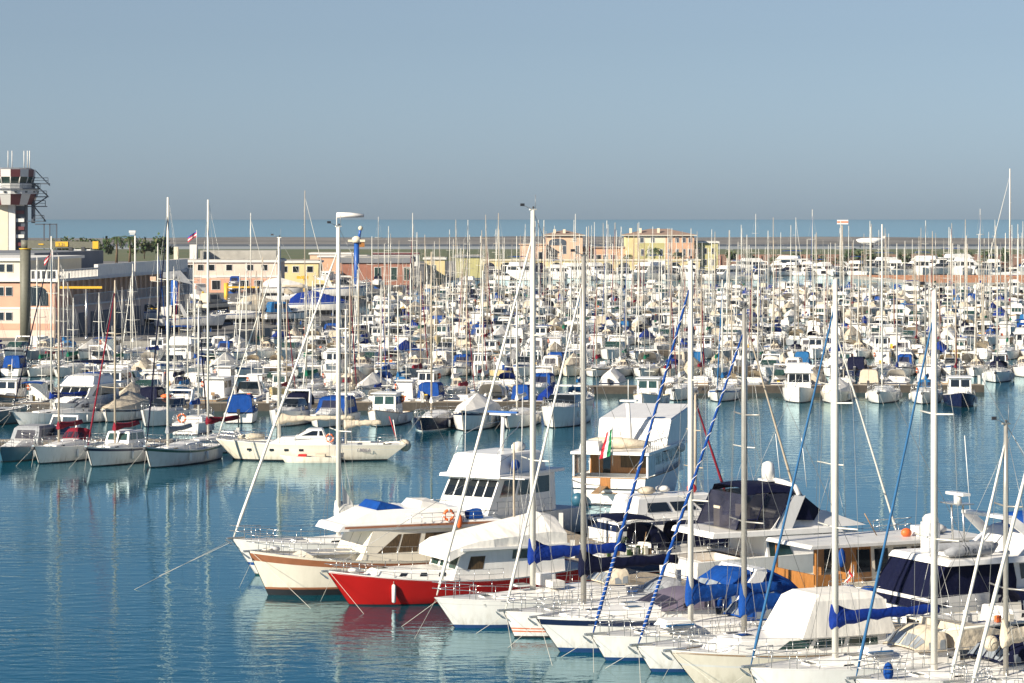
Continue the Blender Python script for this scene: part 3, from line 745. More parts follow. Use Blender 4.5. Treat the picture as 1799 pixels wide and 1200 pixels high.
b=fsail('white sailboat with a blue and white wrapped jib and purple coachroof band, nearer of two',1145,1180,11.8,3.8,(1.08,.98,1.05),.95,14.4,'mast_alu',.12,'c_blue','spiral',.075,'antifoul_blue',zb=1.45,boomz=1.05,ch=.5,hood='c_blue',win=False)
b.roof_win(-2.6,2.3,.35,.85,'purple_stripe'); 
_,w_,zb_,zt_=b.roof_at(-1.0); textmesh('SVALBARD',.24,'flag_white',b.ro,(.4,w_*.97+.03,zb_+.17),(R(90),0,R(180)),shear=.3)
mb=MB(); mb.box(-2.6,-1.6,.3,1.1,1.5,1.85,'white'); b.part('deck_box',mb); mb=MB(); mb.ball((-2.9,.8,1.7),(.35,.3,.2),'c_beige'); b.part('sail_bag',mb)
# J motor sailer
H=Hull(12.6,4.1,1.42,1.15,1.2,over=1.2,tr=.82,p=2.4); loc,rz=place(1225,1205,HD,H)
b=Boat('motor_yacht','cream cabin cruiser with long side windows and tall white canvas wheelhouse cover','motor yacht',H,loc,rz,G1)
b.hull_parts('cream','antifoul_black',None,[(.6,.66,'offwhite'),(.95,1.0,'teak')],rail='white')
k=Block(-2.6,4.6,1.5,1.1,1.78,rf=1.0,ra=0,ty=.93,hf=1.0,z0f=1.2,z1f=1.75); mb=MB(); k.add(mb,'white'); ho=b.part('trunk_cabin',mb)
for u in (.06,.28,.50):
    mb=MB(); k.win(mb,'port',u,u+.19,.3,.82,'glass_green',0,0 if u<.5 else -.03); b.part('window',mb,ho)
k=Block(-3.0,1.3,1.55,1.75,3.35,rf=.85,ra=.5,ty=.78); mb=MB(); k.add(mb,'c_white',bev=.25); b.part('canvas_cover',mb)
b.rails(.15,.98,.65,n=9); anchor(b); mooring(b,-1,3.2); b.hatch(3.0,z=1.8)
mb=MB(); mb.torus((-1.6,0,0),.01,.01,'rope','z'); 
# K L M N
b=fsail('white sailboat with plain blue furled jib, long blue boom cover and beige sprayhood',1315,1172,12.2,3.9,(1.3,1.15,1.15),2.3,15.75,'mast_white',.13,'c_royal','c_bluesock',.062,zt=1.3,hood='c_beige',boomL=4.6,boomz=1.45,zb=1.6,ch=.3,hx=-1.9,hw_=1.3)
mb=MB(); mb.hexa([(.4,.3,1.62),(1.5,.3,1.62),(1.5,1.1,1.58),(.4,1.1,1.58),(.5,.4,1.85),(1.4,.4,1.85),(1.4,.95,1.82),(.5,.95,1.82)],'white'); mb.box(.42,1.48,1.0,1.13,1.66,1.71,'c_lightblue'); b.part('liferaft',mb)
mb=MB(); mb.loft([[(-2.3,1.5*s_,1.6),(-2.5,1.45*s_,2.5),(-4.4,1.4*s_,2.2),(-4.6,1.5*s_,1.5)] for s_ in (1,-1)],'c_beige',sm=False); b.part('cockpit_tent',mb)
b=fsail('white sailboat with plain blue furled jib and navy sprayhood, nearest of the blue-jib pair',1500,1192,12.6,4.0,(1.3,1.15,1.15),2.8,15.4,'mast_white',.13,None,'c_bluesock',.062,zt=1.3,hood='c_navy',boomL=4.4,hx=-.7,hw_=1.25,zb=1.6)
mb=MB(); mb.ball((.9,.9,2.35),.3,'c_beige',10,7); b.part('round_fender',mb)
mb=MB(); mb.ball((5.0,.3,1.5),(.2,.2,.35),'c_blue'); b.part('anchor_ball',mb)
b=fsail('short-masted white sailboat with cream furled jib at the right edge',1665,1199,9.5,3.3,(1.25,1.1,1.1),2.2,10.5,'mast_alu',.10,'c_beige','mast_white',.075,zt=1.25,hood='c_green',boomL=3.2,hx=-2.0,zb=1.5,ch=.35)
b=fsail('white sailboat cut by the bottom right corner, its cream furled jib leaning right',1700,1222,13,4.1,(1.3,1.2,1.15),2.3,15.5,'mast_white',.13,'c_blue','mast_white',.085,zt=1.3,hood='c_navy',zb=1.6)
# ------------------------------------------------------------ right-pointing rank beyond the pontoon
HR=(.9,.43); G2='yachts moored stern-to beyond the foreground pontoon'
def sternplace(px,Y,head,H):
    h=Vector((head[0],head[1],0)).normalized(); p=Vector(((px-900)*Y/F,Y,0)); o=p+h*(H.L/2); return o,yaw_of(h.x,h.y)
# P stern-view trawler yacht
H=Hull(15,5.1,2.5,1.75,1.75,over=1.0,tr=.93,p=2.6); loc,rz=sternplace(1070,179,(.28,.96),H)
b=Boat('motor_yacht','big white trawler yacht seen from astern with wooden cockpit bulkhead','motor yacht',H,loc,rz,G2)
b.hull_parts('white','antifoul_black',None,[(.96,1.0,'teak')],cock=(.02,.2),cw=2.1,floor=-.75)
k=Block(-4.4,4.4,2.1,1.3,3.15,rf=.7,ra=0,ty=.97); mb=MB(); k.add(mb,'white'); ho=b.part('deckhouse',mb)
mb=MB(); k.win(mb,'aft',.01,.99,.02,.98,'varnish',off=.01); ab=b.part('aft_bulkhead',mb,ho)
mb=MB(); k.win(mb,'aft',.5,.92,.45,.95,'curtain',off=.03); b.part('window',mb,ho)
mb=MB(); k.win(mb,'aft',.22,.34,.1,.95,'glass',off=.03); b.part('doorway',mb,ho)
for u in (.1,.34,.58,.8):
    mb=MB(); k.win(mb,'stbd',u,u+.19,.5,.9,'glass'); b.part('window',mb,ho)
mb=MB(); Block(-7.3,4.2,2.55,3.15,3.33,rf=.2,ra=0,ty=1).add(mb,'white',bev=.03); b.part('boat_deck',mb)
mb=MB()
for sd in (1,-1):
    for x in (-7.1,-5.2): mb=MB(); mb.box(x-.06,x+.06,sd*2.4-.06,sd*2.4+.06,1.7,3.15,'white'); b.part('roof_post',mb)
mb=MB(); 
for sd in (1,-1): mb.hexa([(-7.1,sd*2.42,1.8),(-5.2,sd*2.42,1.8),(-5.2,sd*2.45,1.8),(-7.1,sd*2.45,1.8),(-7.1,sd*2.42,3.1),(-5.2,sd*2.42,3.1),(-5.2,sd*2.45,3.1),(-7.1,sd*2.45,3.1)],'clear_vinyl')
b.part('side_curtain',mb)
k=Block(-1.5,4.6,2.3,3.33,5.0,rf=-1.3,ra=1.0,ty=1.05,z1f=5.6); mb=MB(); k.add(mb,'white',bev=.1); fco=b.part('flybridge_coaming',mb)
for u in (.1,.4,.7):
    mb=MB(); k.win(mb,'aft',u,u+.22,.15,.6,'offwhite',off=.03); b.part('locker_door',mb,fco)
mb=MB(); mb.tube([(-1.6,0,3.33),(-2.0,.15,6.2)],.14,'white',8); mb.box(-2.3,-1.7,-.5,.6,6.2,6.3,'white'); mb.tube([(-2.0,.1,6.3),(-2.0,.1,7.6)],.03,'white',4); b.part('radar_mast',mb)
mb=MB(); mb.tube([(-4.6,-2.0,3.65),(-4.6,0,3.7),(-4.6,1.6,3.65),(-4.55,2.1,3.75)],[.2,.38,.38,.15],'c_beige',8); b.part('dinghy',mb)
mb=MB(); mb.hexa([(-6.5,.9,3.34),(-5.2,.9,3.34),(-5.2,2.2,3.34),(-6.5,2.2,3.34),(-6.4,1.0,3.9),(-5.3,1.0,3.9),(-5.3,2.1,3.9),(-6.4,2.1,3.9)],'white'); b.part('deck_locker',mb)
mb=MB(); rings=[]
for i in range(6):
    t=i/5; rings.append([(-7.35+.12*math.sin(i*2),.35-.1*t+.5*t*t+.15*math.sin(i),4.9-2.0*t),(-7.3,.35-.1*t-.15-.35*t,4.8-2.0*t),(-7.45,.0-.3*t,4.7-2.0*t)])
e=Vector
def flagcloth(b,x,y,z,w0,h0,cols,nm='ensign'):
    g=MB(); n=5
    for c,m in enumerate(cols):
        for i in range(n):
            def P(cc,ii): return (x-.1-.10*math.sin(ii*1.7+cc),y+w0*(cc/len(cols))*(.5+.5*ii/n)+.12*ii/n, z-h0*ii/n-.25*cc/len(cols))
            g.poly([P(c,i),P(c+1,i),P(c+1,i+1),P(c,i+1)],m)
    g.tube([(x,y,z-h0-.6),(x,y,z+.15)],.025,'steel',5); b.part(nm,g)
flagcloth(b,-7.3,-.2,4.8,.75,1.7,['flag_green','flag_white','flag_red'])
mb=MB(); mb.box(-7.75,-7.2,-.55,.55,.75,.8,'teak'); mb.hexa([(-9.6,.1,.9),(-7.2,.1,1.2),(-7.2,.6,1.2),(-9.6,.6,.9),(-9.6,.1,.95),(-7.2,.1,1.26),(-7.2,.6,1.26),(-9.6,.6,.95)],'teak'); b.part('gangway',mb)
mb=MB(); mb.box(-7.53,-7.47,-.1,.55,1.05,1.75,'varnish'); b.part('transom_gate',mb)
mb=MB(); mb.box(-7.6,-7.5,-2.4,2.4,1.0,1.06,'black_hull'); b.part('rubbing_strake',mb)
mb=MB(); mb.ball((-7.9,1.9,.35),(.35,.5,.45),'teal_hull'); b.part('tyre_fender',mb)
mb=MB()
for i in range(10):
    x=-7.2+i*.6; mb.tube([(x,-2.45,3.33),(x,-2.45,3.95)],.02,'steel',4)
mb.tube([(-7.2,-2.45,3.95),(-1.8,-2.45,3.95)],.025,'steel',4); b.part('railing',mb); b.rails(.3,.98,.85,n=9,pushpit=False)
mb=MB(); mb.ball((1.5,-2.6,3.0),(.55,.3,.3),'c_white'); b.part('life_raft',mb)
# red and tan masted small sailboats beyond
def rsail(label,footx,footy,fz,mx_px,top,L,B,mk,jib,jr,head=HR,hull='white',cov=None,r=.09,hood=None,boomL=None,stripe=()):
    H=Hull(L,B,fz-.1,fz-.3,fz-.3,over=.7,tr=.75); loc,rz=place2(footx,footy,fz,head,H)
    b=Boat('sailboat',label,'sailboat',H,loc,rz,G2); b.hull_parts(hull,stripes=stripe,cock=(.06,.28),cw=.7)
    b.roof(.3,.75,B*.3,.35); b.roof_win(-L*.15,L*.18)
    p=loc; hv=Vector((math.cos(rz),math.sin(rz)))
    # solve local x of mast from its pixel column
    k=(mx_px-900)/F; xm=(k*p.y-p.x)/(hv.x-k*hv.y); um=(xm+L/2)/L
    b.mast(um,top,r,m=mk,jib=jib,jibr=jr,boomL=boomL,cover=cov,coverh=.35,zb=fz+.1,boomz=1.3); b.rails(n=7)
    if hood: b.hood(-L*.22,-L*.1,B*.3,fz+.05,.8,hood)
    return b
rsail('small white sailboat with dark red furled jib and tan mast behind the cruisers',1285,886,1.4,1222,7.9,9,3.1,'mast_tan','c_burgundy',.09)
rsail('white sailboat whose cream furled jib slopes right behind the navy canopy',1412,905,1.4,1311,13.0,10.5,3.3,'mast_white','mast_tan',.08)
rsail('white sailboat whose cream furled jib slopes right beside the wooden trawler',1585,952,1.3,1463,13.6,11,3.5,'mast_white','mast_white',.07)
# Q white express with navy windows
H=Hull(11.8,3.9,1.9,1.5,1.3,over=.9,tr=.9,p=2.5); loc,rz=sternplace(1058,158,HR,H)
b=Boat('motor_yacht','white low cruiser with navy window band beside the big stern-on yacht','motor yacht',H,loc,rz,G2)
b.hull_parts('white','antifoul_black',None,[(.6,.9,'navy_stripe')])
k=Block(-4.6,3.2,1.65,1.4,2.6,rf=2.6,ra=.3,ty=.85,hf=1.1); mb=MB(); k.add(mb,'white',bev=.12); ho=b.part('deckhouse',mb)
for u in (.1,.36,.62):
    mb=MB(); k.win(mb,'stbd',u,u+.22,.3,.72,'glass'); b.part('window',mb,ho)
mb=MB(); k.win(mb,'front',.08,.92,.2,.85,'glass'); b.part('window',mb,ho)
b.rails(.35,.98,.6,n=8,pushpit=False)
mb=MB(); mb.ball((-3.2,-.2,2.85),(.6,.5,.22),'c_beige'); b.part('sail_bag',mb); mb=MB(); mb.ball((-1.9,.3,2.85),(.4,.5,.2),'c_white'); b.part('sail_bag',mb); mb=MB(); mb.ball((-.2,.0,2.82),(.3,.3,.28),'redplastic'); b.part('buoy',mb)
# V navy sailboat
H=Hull(10.6,3.5,1.25,.95,1.0,over=.8,tr=.8); loc,rz=sternplace(1034,144.6,HR,H)
b=Boat('sailboat','navy hulled sailboat with cluttered stern rail and navy cockpit tent','sailboat',H,loc,rz,G2)
b.hull_parts('navy','antifoul_red',None,[(.94,1.0,'white')],cock=(.06,.3),cw=.9)
b.roof(.32,.78,1.1,.4); b.rails(n=9)
b.hood(-2.4,-.9,1.35,1.15,1.3,'c_navy','tint_vinyl'); b.bimini(-4.4,-2.2,1.35,2.75,'c_navy',1.0); b.hood(-.3,3.4,1.3,1.2,1.25,'c_navy',None,name='foredeck_tent')
mb=MB()
rr=random.Random(3)
for i in range(14):
    x=-5.1+rr.random()*3.2; y=-1.1-rr.random()*.5; m_=rr.choice(['offwhite','c_white','teak','steel','leaf','cream','yellow']); hgt=rr.uniform(.15,.5)
    mb=MB(); mb.box(x-.09,x+.09,y-.07,y+.07,1.0,1.0+hgt,m_); b.part('deck_item',mb)
for i in range(5):
    x=-5+i*.7; mb=MB(); mb.tube([(x,-1.3,1.0),(x+.3,-1.2,2.1)],.02,rr.choice(['steel','teak','offwhite']),4); b.part('rod',mb)
mb=MB()
for i in range(26):
    a=rr.uniform(0,2*PI); mb.tube([(-3.9,-1.1,1.35),(-3.9+.2*math.cos(a),-1.1+.2*math.sin(a),1.9),(-3.9+.35*math.cos(a),-1.1+.35*math.sin(a),1.75)],.012,'leaf',3)
b.part('potted_plant',mb)
# R navy canopied flybridge yacht
H=Hull(13.5,4.4,2.0,1.5,1.35,over=1.1,tr=.9,p=2.6); loc,rz=sternplace(1192,139.5,HR,H)
b=Boat('motor_yacht','white flybridge yacht with navy mesh canopy, curved arch and white radar dome','motor yacht',H,loc,rz,G2)
b.hull_parts('white','antifoul_blue',cock=(.03,.22),cw=1.6,floor=-.4,cm='teak')
k=Block(-2.8,5.0,1.9,1.4,2.55,rf=2.6,ra=0,ty=.92,hf=1.3); mb=MB(); k.add(mb,'white',bev=.12); ho=b.part('deckhouse',mb)
mb=MB(); k.win(mb,'stbd',.02,.2,.05,.95,'glass_green'); b.part('saloon_door',mb,ho)
for u,k0,k1,v1 in ((.42,.10,0,.85),(.62,0,-.04,.85)):
    mb=MB(); k.win(mb,'stbd',u,u+.185,.3,v1,'glass',k0,k1); b.part('window',mb,ho)
mb=MB(); k.win(mb,'front',.05,.95,.15,.9,'glass'); b.part('window',mb,ho)
mb=MB(); Block(-6.0,1.5,2.1,2.5,2.78,rf=.4,ra=.1,ty=.97).add(mb,'white',bev=.06); b.part('flybridge_deck',mb)
k=Block(-2.2,3.2,1.9,2.7,3.55,rf=2.4,ra=.2,ty=.86,hf=1.4); mb=MB(); k.add(mb,'white',bev=.18); b.part('flybridge_coaming',mb)
D_=-1.35; mb=MB()
for sd in (1,-1):
    mb.hexa([(-2.0+D_*.5,sd*1.85,2.75),(-.8+D_*.5,sd*1.85,2.75),(-.8+D_*.5,sd*2.0,2.75),(-2.0+D_*.5,sd*2.0,2.75),(.2+D_,sd*1.6,4.4),(.8+D_,sd*1.6,4.35),(.8+D_,sd*1.75,4.35),(.2+D_,sd*1.75,4.4)],'white')
    mb.tube([(.5+D_,sd*1.68,4.35),(.4+D_,sd*1.4,4.75),(0+D_,sd*.9,4.95),(-.1+D_,0,5.0)],.16,'white',8)
b.part('radar_arch',mb)
b.bimini(-3.9,.2+D_,1.7,4.78,'c_navy',None,drop=.25,name='canopy_top')
cn=MB()
for sd in (1,-1):
    P=[(-4.6,sd*1.95,2.85),(-2.4,sd*1.95,2.85),(D_,sd*1.68,4.5),(-3.9,sd*1.7,4.5)]
    cn.poly(P,'tint_vinyl'); cn.poly([(p[0],p[1]-sd*.03,p[2]) for p in P],'tint_vinyl')
    for a,b_ in (((-4.6,2.85),(-3.9,4.5)),((-3.6,2.85),(-2.8,4.5)),((-2.4,2.85),(D_,4.5)),((-4.4,3.3),(-2.1,3.3))):
        cn.tube([(a[0],sd*1.97,a[1]),(b_[0],sd*1.74,b_[1])],.045,'c_navy',4)
cn.poly([(-4.6,-1.95,2.85),(-4.6,1.95,2.85),(-3.9,1.7,4.5),(-3.9,-1.7,4.5)],'tint_vinyl'); b.part('mesh_side_curtain',cn)
f=MB(); f.loft([[(.6+D_,1.65,4.45),(.6+D_,-1.65,4.45)],[(2.0+D_,1.2,3.55),(2.0+D_,-1.2,3.55)]],'c_navy',closed=False)
for sd in (1,-1): f.poly([(.6+D_,sd*1.65,4.45),(2.0+D_,sd*1.2,3.55),(1.3+D_,sd*1.75,3.1),(D_-.2,sd*1.8,3.2)],'c_navy')
b.part('forward_canopy',f)
mb=MB(); mb.tube([(-.3+D_,0,5.05),(-.3+D_,0,5.55),(-.3+D_,0,5.85),(-.3+D_,0,5.95)],[.33,.34,.27,.08],'white',12); mb.box(-.6+D_,D_,-.5,.5,4.98,5.06,'white'); b.part('radar_dome',mb)
mb=MB()
for x,y in ((-3,-.8),(-3.9,.6),(-2.6,.7)): mb.box(x-.35,x+.35,y-.3,y+.3,2.8,3.35,'c_beige'); mb.box(x-.35,x-.2,y-.3,y+.3,3.35,3.8,'c_beige')
b.part('seat',mb)
for y in (1.2,-1.3):
    mb=MB(); mb.tube([(-.2,y,4.7),(-.5,y,7.2)],.018,'white',4); b.part('aerial',mb)
b.rails(.5,.985,.7,n=7,pushpit=False)
# S wooden trawler
H=Hull(12.5,4.2,2.1,1.35,1.3,over=.8,tr=.9,p=2.6); loc,rz=sternplace(1396,131.5,HR,H)
b=Boat('motor_yacht','trawler yacht with varnished orange wood stern and cabin under a flat grey roof','motor yacht',H,loc,rz,G2)
hl=b.hull_parts('cream','antifoul_black',cock=(.02,.2),cw=1.5)
mb=MB(); mb.box(-6.3,-6.2,-1.8,1.8,.95,1.75,'varnish'); mb.box(-6.3,-4.9,-1.98,-1.9,1.25,1.75,'varnish'); b.part('bulwark',mb)
k=Block(-4.2,2.6,1.7,1.2,2.95,rf=.3,ra=0,ty=.97); mb=MB(); k.add(mb,'cream'); ho=b.part('deckhouse',mb)
mb=MB(); k.win(mb,'aft',.01,.99,.0,.98,'varnish',off=.01); b.part('aft_bulkhead',mb,ho)
mb=MB(); k.win(mb,'stbd',.0,.16,.0,.98,'varnish',off=.008); b.part('side_panel',mb,ho)
for u in (.04,.19,.35): 
    mb=MB(); k.win(mb,'stbd',u,u+.11,.3,.9,'glass',off=.03); b.part('window',mb,ho)
for u in (.5,.66,.82):
    mb=MB(); k.win(mb,'stbd',u,u+.12,.45,.9,'curtain'); b.part('window',mb,ho)
mb=MB(); k.win(mb,'aft',.3,.62,.05,.92,'glass',off=.03); b.part('doorway',mb,ho)
mb=MB(); Block(-6.6,3.4,2.0,2.95,3.12,rf=.2,ra=.1,ty=1).add(mb,'offwhite',bev=.04); b.part('roof',mb)
mb=MB()
for sd in (1,-1):
    mb=MB(); mb.box(-6.2,-6.1,sd*1.75-.05,sd*1.75+.05,1.7,2.95,'varnish'); b.part('roof_post',mb)
mb=MB(); mb.ball((1.6,.2,3.3),(.7,.5,.25),'c_white'); b.part('canvas_cover',mb); mb=MB(); mb.ball((-.5,-.6,3.3),(.3,.22,.22),'orange'); b.part('buoy',mb); mb=MB(); mb.box(.0,.9,-.9,-.2,3.12,3.6,'white'); b.part('roof_locker',mb); mb=MB(); mb.tube([(-1.5,.4,3.12),(-2.3,.2,4.2)],.03,'teak',4); b.part('boat_hook',mb)
mb=MB(); mb.ball((-5.0,-2.1,2.5),(.2,.16,.45),'c_blue'); b.part('canvas_bag',mb); b.rails(.3,.98,.7,n=8,pushpit=False)
# T large yacht with navy enclosure
H=Hull(15.5,4.8,2.4,1.75,1.5,over=1.1,tr=.92,p=2.6); loc,rz=sternplace(1584,125.5,HR,H)
b=Boat('motor_yacht','large white flybridge yacht with navy cloth cockpit enclosure and grey dinghy','motor yacht',H,loc,rz,G2)
b.hull_parts('white','antifoul_blue',cock=(.02,.26),cw=1.8,cm='teak')
k=Block(-3.4,5.2,2.1,1.5,3.0,rf=2.0,ra=0,ty=.94,hf=1.5); mb=MB(); k.add(mb,'white',bev=.1); ho=b.part('deckhouse',mb)
for u in (.08,.3,.52): 
    mb=MB(); k.win(mb,'stbd',u,u+.19,.4,.85,'glass'); b.part('window',mb,ho)
enc=MB(); P=[]
for i in range(9):
    t=i/8; x=lerp(-7.5,-3.2,t); P.append([(x,-2.2-.05*math.sin(i*2),1.15),(x+.05,-2.15-.05*math.cos(i*3),2.1),(x+.5*(1-t),-2.0,2.85)])
enc.loft(P,'c_navy',closed=False); enc.loft([[(p[0],-p[1],p[2]) for p in r_] for r_ in P],'c_navy',closed=False)
enc.loft([[(-7.9,y,1.0),(-7.5,y,1.9),(-6.9,y,2.85)] for y in (-2.2,-1.1,0,1.1,2.2)],'c_navy',closed=False); b.part('cockpit_enclosure',enc)
mb=MB(); Block(-6.9,2.4,2.35,2.88,3.14,rf=.6,ra=.2,ty=.98).add(mb,'white',bev=.06); b.part('flybridge_deck',mb)
k=Block(-3.0,4.0,2.1,3.1,4.2,rf=2.6,ra=1.4,ty=.82,hf=1.5); mb=MB(); k.add(mb,'white',bev=.15); b.part('flybridge_coaming',mb)
mb=MB()
for sd in (1,-1): mb.hexa([(-1.4,sd*1.95,3.1),(-.6,sd*1.95,3.1),(-.6,sd*2.1,3.1),(-1.4,sd*2.1,3.1),(-3.4,sd*1.6,4.7),(-2.9,sd*1.6,4.8),(-2.9,sd*1.72,4.8),(-3.4,sd*1.72,4.7)],'white')
mb.box(-3.4,-2.9,-1.7,1.7,4.7,4.84,'white'); b.part('radar_arch',mb)
mb=MB(); mb.tube([(-6.6,-1.7,3.4),(-6.2,-1.75,3.45),(-4.2,-1.7,3.45),(-3.6,-1.3,3.6)],[.12,.24,.24,.1],'c_grey',8); mb.tube([(-6.6,-.6,3.4),(-6.2,-.6,3.45),(-4.2,-.6,3.45),(-3.6,-1.1,3.6)],[.12,.24,.24,.1],'c_grey',8); mb.box(-6.3,-4.2,-1.6,-.7,3.2,3.35,'white')
for x in (-5.7,-5.55): mb.tube([(x,-1.74,3.45),(x+.02,-1.74,3.45)],.255,'black_hull',8)
dg=b.part('dinghy',mb)
textmesh('C',.3,'black_hull',dg,(-5.35,-1.97,3.34),(R(90),0,0))
mb=MB(); mb.tube([(-4.6,.6,3.14),(-4.7,.6,5.3)],.05,'steel',6); mb.tube([(-4.6,-.3,3.14),(-4.7,-.3,5.3)],.05,'steel',6); mb.box(-5.1,-4.3,-.6,.9,5.3,5.36,'steel'); mb.tube([(-4.7,.1,5.36),(-4.7,.1,5.7)],.18,'white',8); mb.box(-4.9,-4.5,-.6,.8,5.7,5.82,'white')
b.part('radar_mast',mb)
mb=MB(); mb.ball((-1.2,.2,4.4),(.9,1.0,.45),'c_blue'); b.part('canvas_cover',mb)
mb=MB(); mb.box(-5.6,-5.1,.9,1.7,3.14,4.4,'white'); mb.ball((-5.35,1.3,4.5),(.35,.45,.3),'white'); b.part('crane_locker',mb)
mb=MB(); mb.ball((.3,0,4.5),(.8,.9,.3),'c_white'); b.part('life_raft',mb); b.rails(.4,.985,.8,n=8,pushpit=False)
mb=MB(); mb.tube([(-3.0,1.6,4.8),(-3.3,1.6,8.2)],.02,'white',4); b.part('aerial',mb)
# U black hull sailboat
H=Hull(12,3.8,1.3,1.05,1.1,over=.8,tr=.8); loc,rz=sternplace(1628,119.8,HR,H)
b=Boat('sailboat','black hulled sailboat with cream deck and a crowded guard rail at right','sailboat',H,loc,rz,G2)
b.hull_parts('black_hull','antifoul_blue','white',[(.93,1.0,'cream')],cock=(.06,.28),cw=.9); b.roof(.3,.78,1.2,.42); b.roof_win(-2,2.6); b.rails(n=12,h=.75)
mb=MB()
for i in range(26):
    x=-5+rr.random()*8.5; y=-1.2-rr.random()*.4; m_=rr.choice(['offwhite','c_white','dark_gear','steel','orange','cream','c_grey','teak','rope']); hgt=rr.uniform(.15,.55); mb=MB(); mb.box(x-.12,x+.1,y-.1,y+.1,1.08,1.08+hgt,m_); b.part('deck_item',mb)
mb=MB(); b.ring((2.8,-1.6,1.7),'y',.3)
b.hood(-2.0,-.6,1.2,1.45,.8,'c_navy'); b.mast(.6,14,.1,boomL=None,det=2,jib=None)
# small utility boat between
H=Hull(9,3.2,1.3,1.0,.95,over=.6,tr=.85); loc,rz=sternplace(1478,128,HR,H)
b=Boat('motorboat','white launch with blue cushions and a red and white pennant by the wooden stern','motorboat',H,loc,rz,G2)
b.hull_parts('white',cock=(.05,.4),cw=1.1); b.roof(.42,.85,1.0,.5); b.roof_win(0,2.4); b.rails(n=7)
mb=MB(); mb.ball((-3.6,-.9,1.35),(.45,.4,.22),'c_blue'); mb.ball((-3.9,.3,1.3),(.4,.4,.2),'c_blue'); b.part('cushion',mb)
flagcloth(b,-4.4,-.9,2.4,.5,.6,['flag_red','flag_white'],'pennant'); b.ring((-1.5,-1.45,1.35),'y',.27)
# W long cream sailboat side-on
H=Hull(13.3,3.9,1.55,1.2,1.15,over=1.3,tr=.62,st=-.9,p=2.0,stover=.6); h=Vector((-1,-.03))
p=at(410,808,z=0); 
b=Boat('sailboat','long cream ketch lying side-on with bow left and a round buoy astern','sailboat',H,(p.x-h.x*(H.L/2-1.3),p.y+.3,0),yaw_of(h.x,h.y),'boats around the left pontoon')
hl=b.hull_parts('cream','antifoul_black',None,[(.72,.75,'offwhite')],rail='white',cock=(.06,.22),cw=.8,bootz=.12)
k=Block(-2.2,3.2,1.15,1.1,1.75,rf=1.6,ra=.3,ty=.88,hf=.8); mb=MB(); k.add(mb,'white'); ho=b.part('coachroof',mb)
k=Block(-1.6,.9,1.05,1.65,2.35,rf=1.2,ra=.3,ty=.85); mb=MB(); k.add(mb,'white'); h2=b.part('pilothouse',mb)
for f,u0,u1,k0,k1 in (('port',.28,.86,.0,-.28),('port',.05,.2,0,0),('front',.08,.92,0,0)):
    mb=MB(); k.win(mb,f,u0,u1,.3,.8,'glass',k0,k1); b.part('window',mb,h2)
for x in (4.1,2.4,1.3,.2):
    mb=MB(); q=b.h.pt(b.h.u(x),.85); mb.box(x-.17,x+.17,q[1]-.02,q[1]+.03,.78,.94,'glass'); b.part('porthole',mb,hl)
q=b.h.pt(b.h.u(-4.5),.8); textmesh('AZU TABILA',.34,'c_purple',hl,(-3.1,q[1]+.07,.72),(R(90),0,R(180)-.04))
b.mast(.645,16.6,.13,jib='mast_white',jibr=.06,boomL=5.6,cover='c_beige',coverh=.28,boomz=1.5,zb=1.7)
b.mast(.27,11.2,.08,jib=None,boomL=2.6,cover='c_beige',coverh=.35,boomz=1.3,zb=1.5,name='mizzen_mast',back=False)
b.rails(n=9); mb=MB(); mb.ball((-7.5,.2,1.05),.45,'c_beige',12,8); b.part('buoy',mb)
mb=MB(); mb.tube([(-6.0,.1,1.2),(-7.0,.1,1.35),(-7.4,.1,1.5)],.05,'white',5); mb.tube([(-6.9,.3,1.3),(-6.6,.3,3.0)],.035,'white',5); mb.tube([(-6.9,-.3,1.3),(-6.3,-.3,3.2)],.03,'redplastic',5); b.part('davit',mb)
mb=MB(); mb.tube([(3.0,.3,1.75),(4.0,.3,1.75),(5.0,.2,1.72)],[.22,.26,.1],'c_beige',8); b.part('stowed_dinghy',mb); b.ring((-1.9,1.3,1.7),'y',.28)
# dinghy with outboard
H=Hull(4.4,1.5,.55,.45,.4,over=.4,tr=.85); p=at(545,811,z=0)
b=Boat('dinghy','low cream dinghy with black outboard alongside the side-on ketch','dinghy',H,(p.x,p.y-.6,0),yaw_of(-1,.03))
b.hull_parts('cream','cream',cock=(.02,.7),cw=.5,floor=-.25,n=8,cm='dark_gear'); b.outboard(-2.3,0,.35,.9)
mb=MB(); mb.box(-1.2,-.5,-.4,.4,.4,.62,'c_beige'); mb.box(.2,.8,-.3,.3,.4,.6,'redplastic'); b.part('gear',mb)
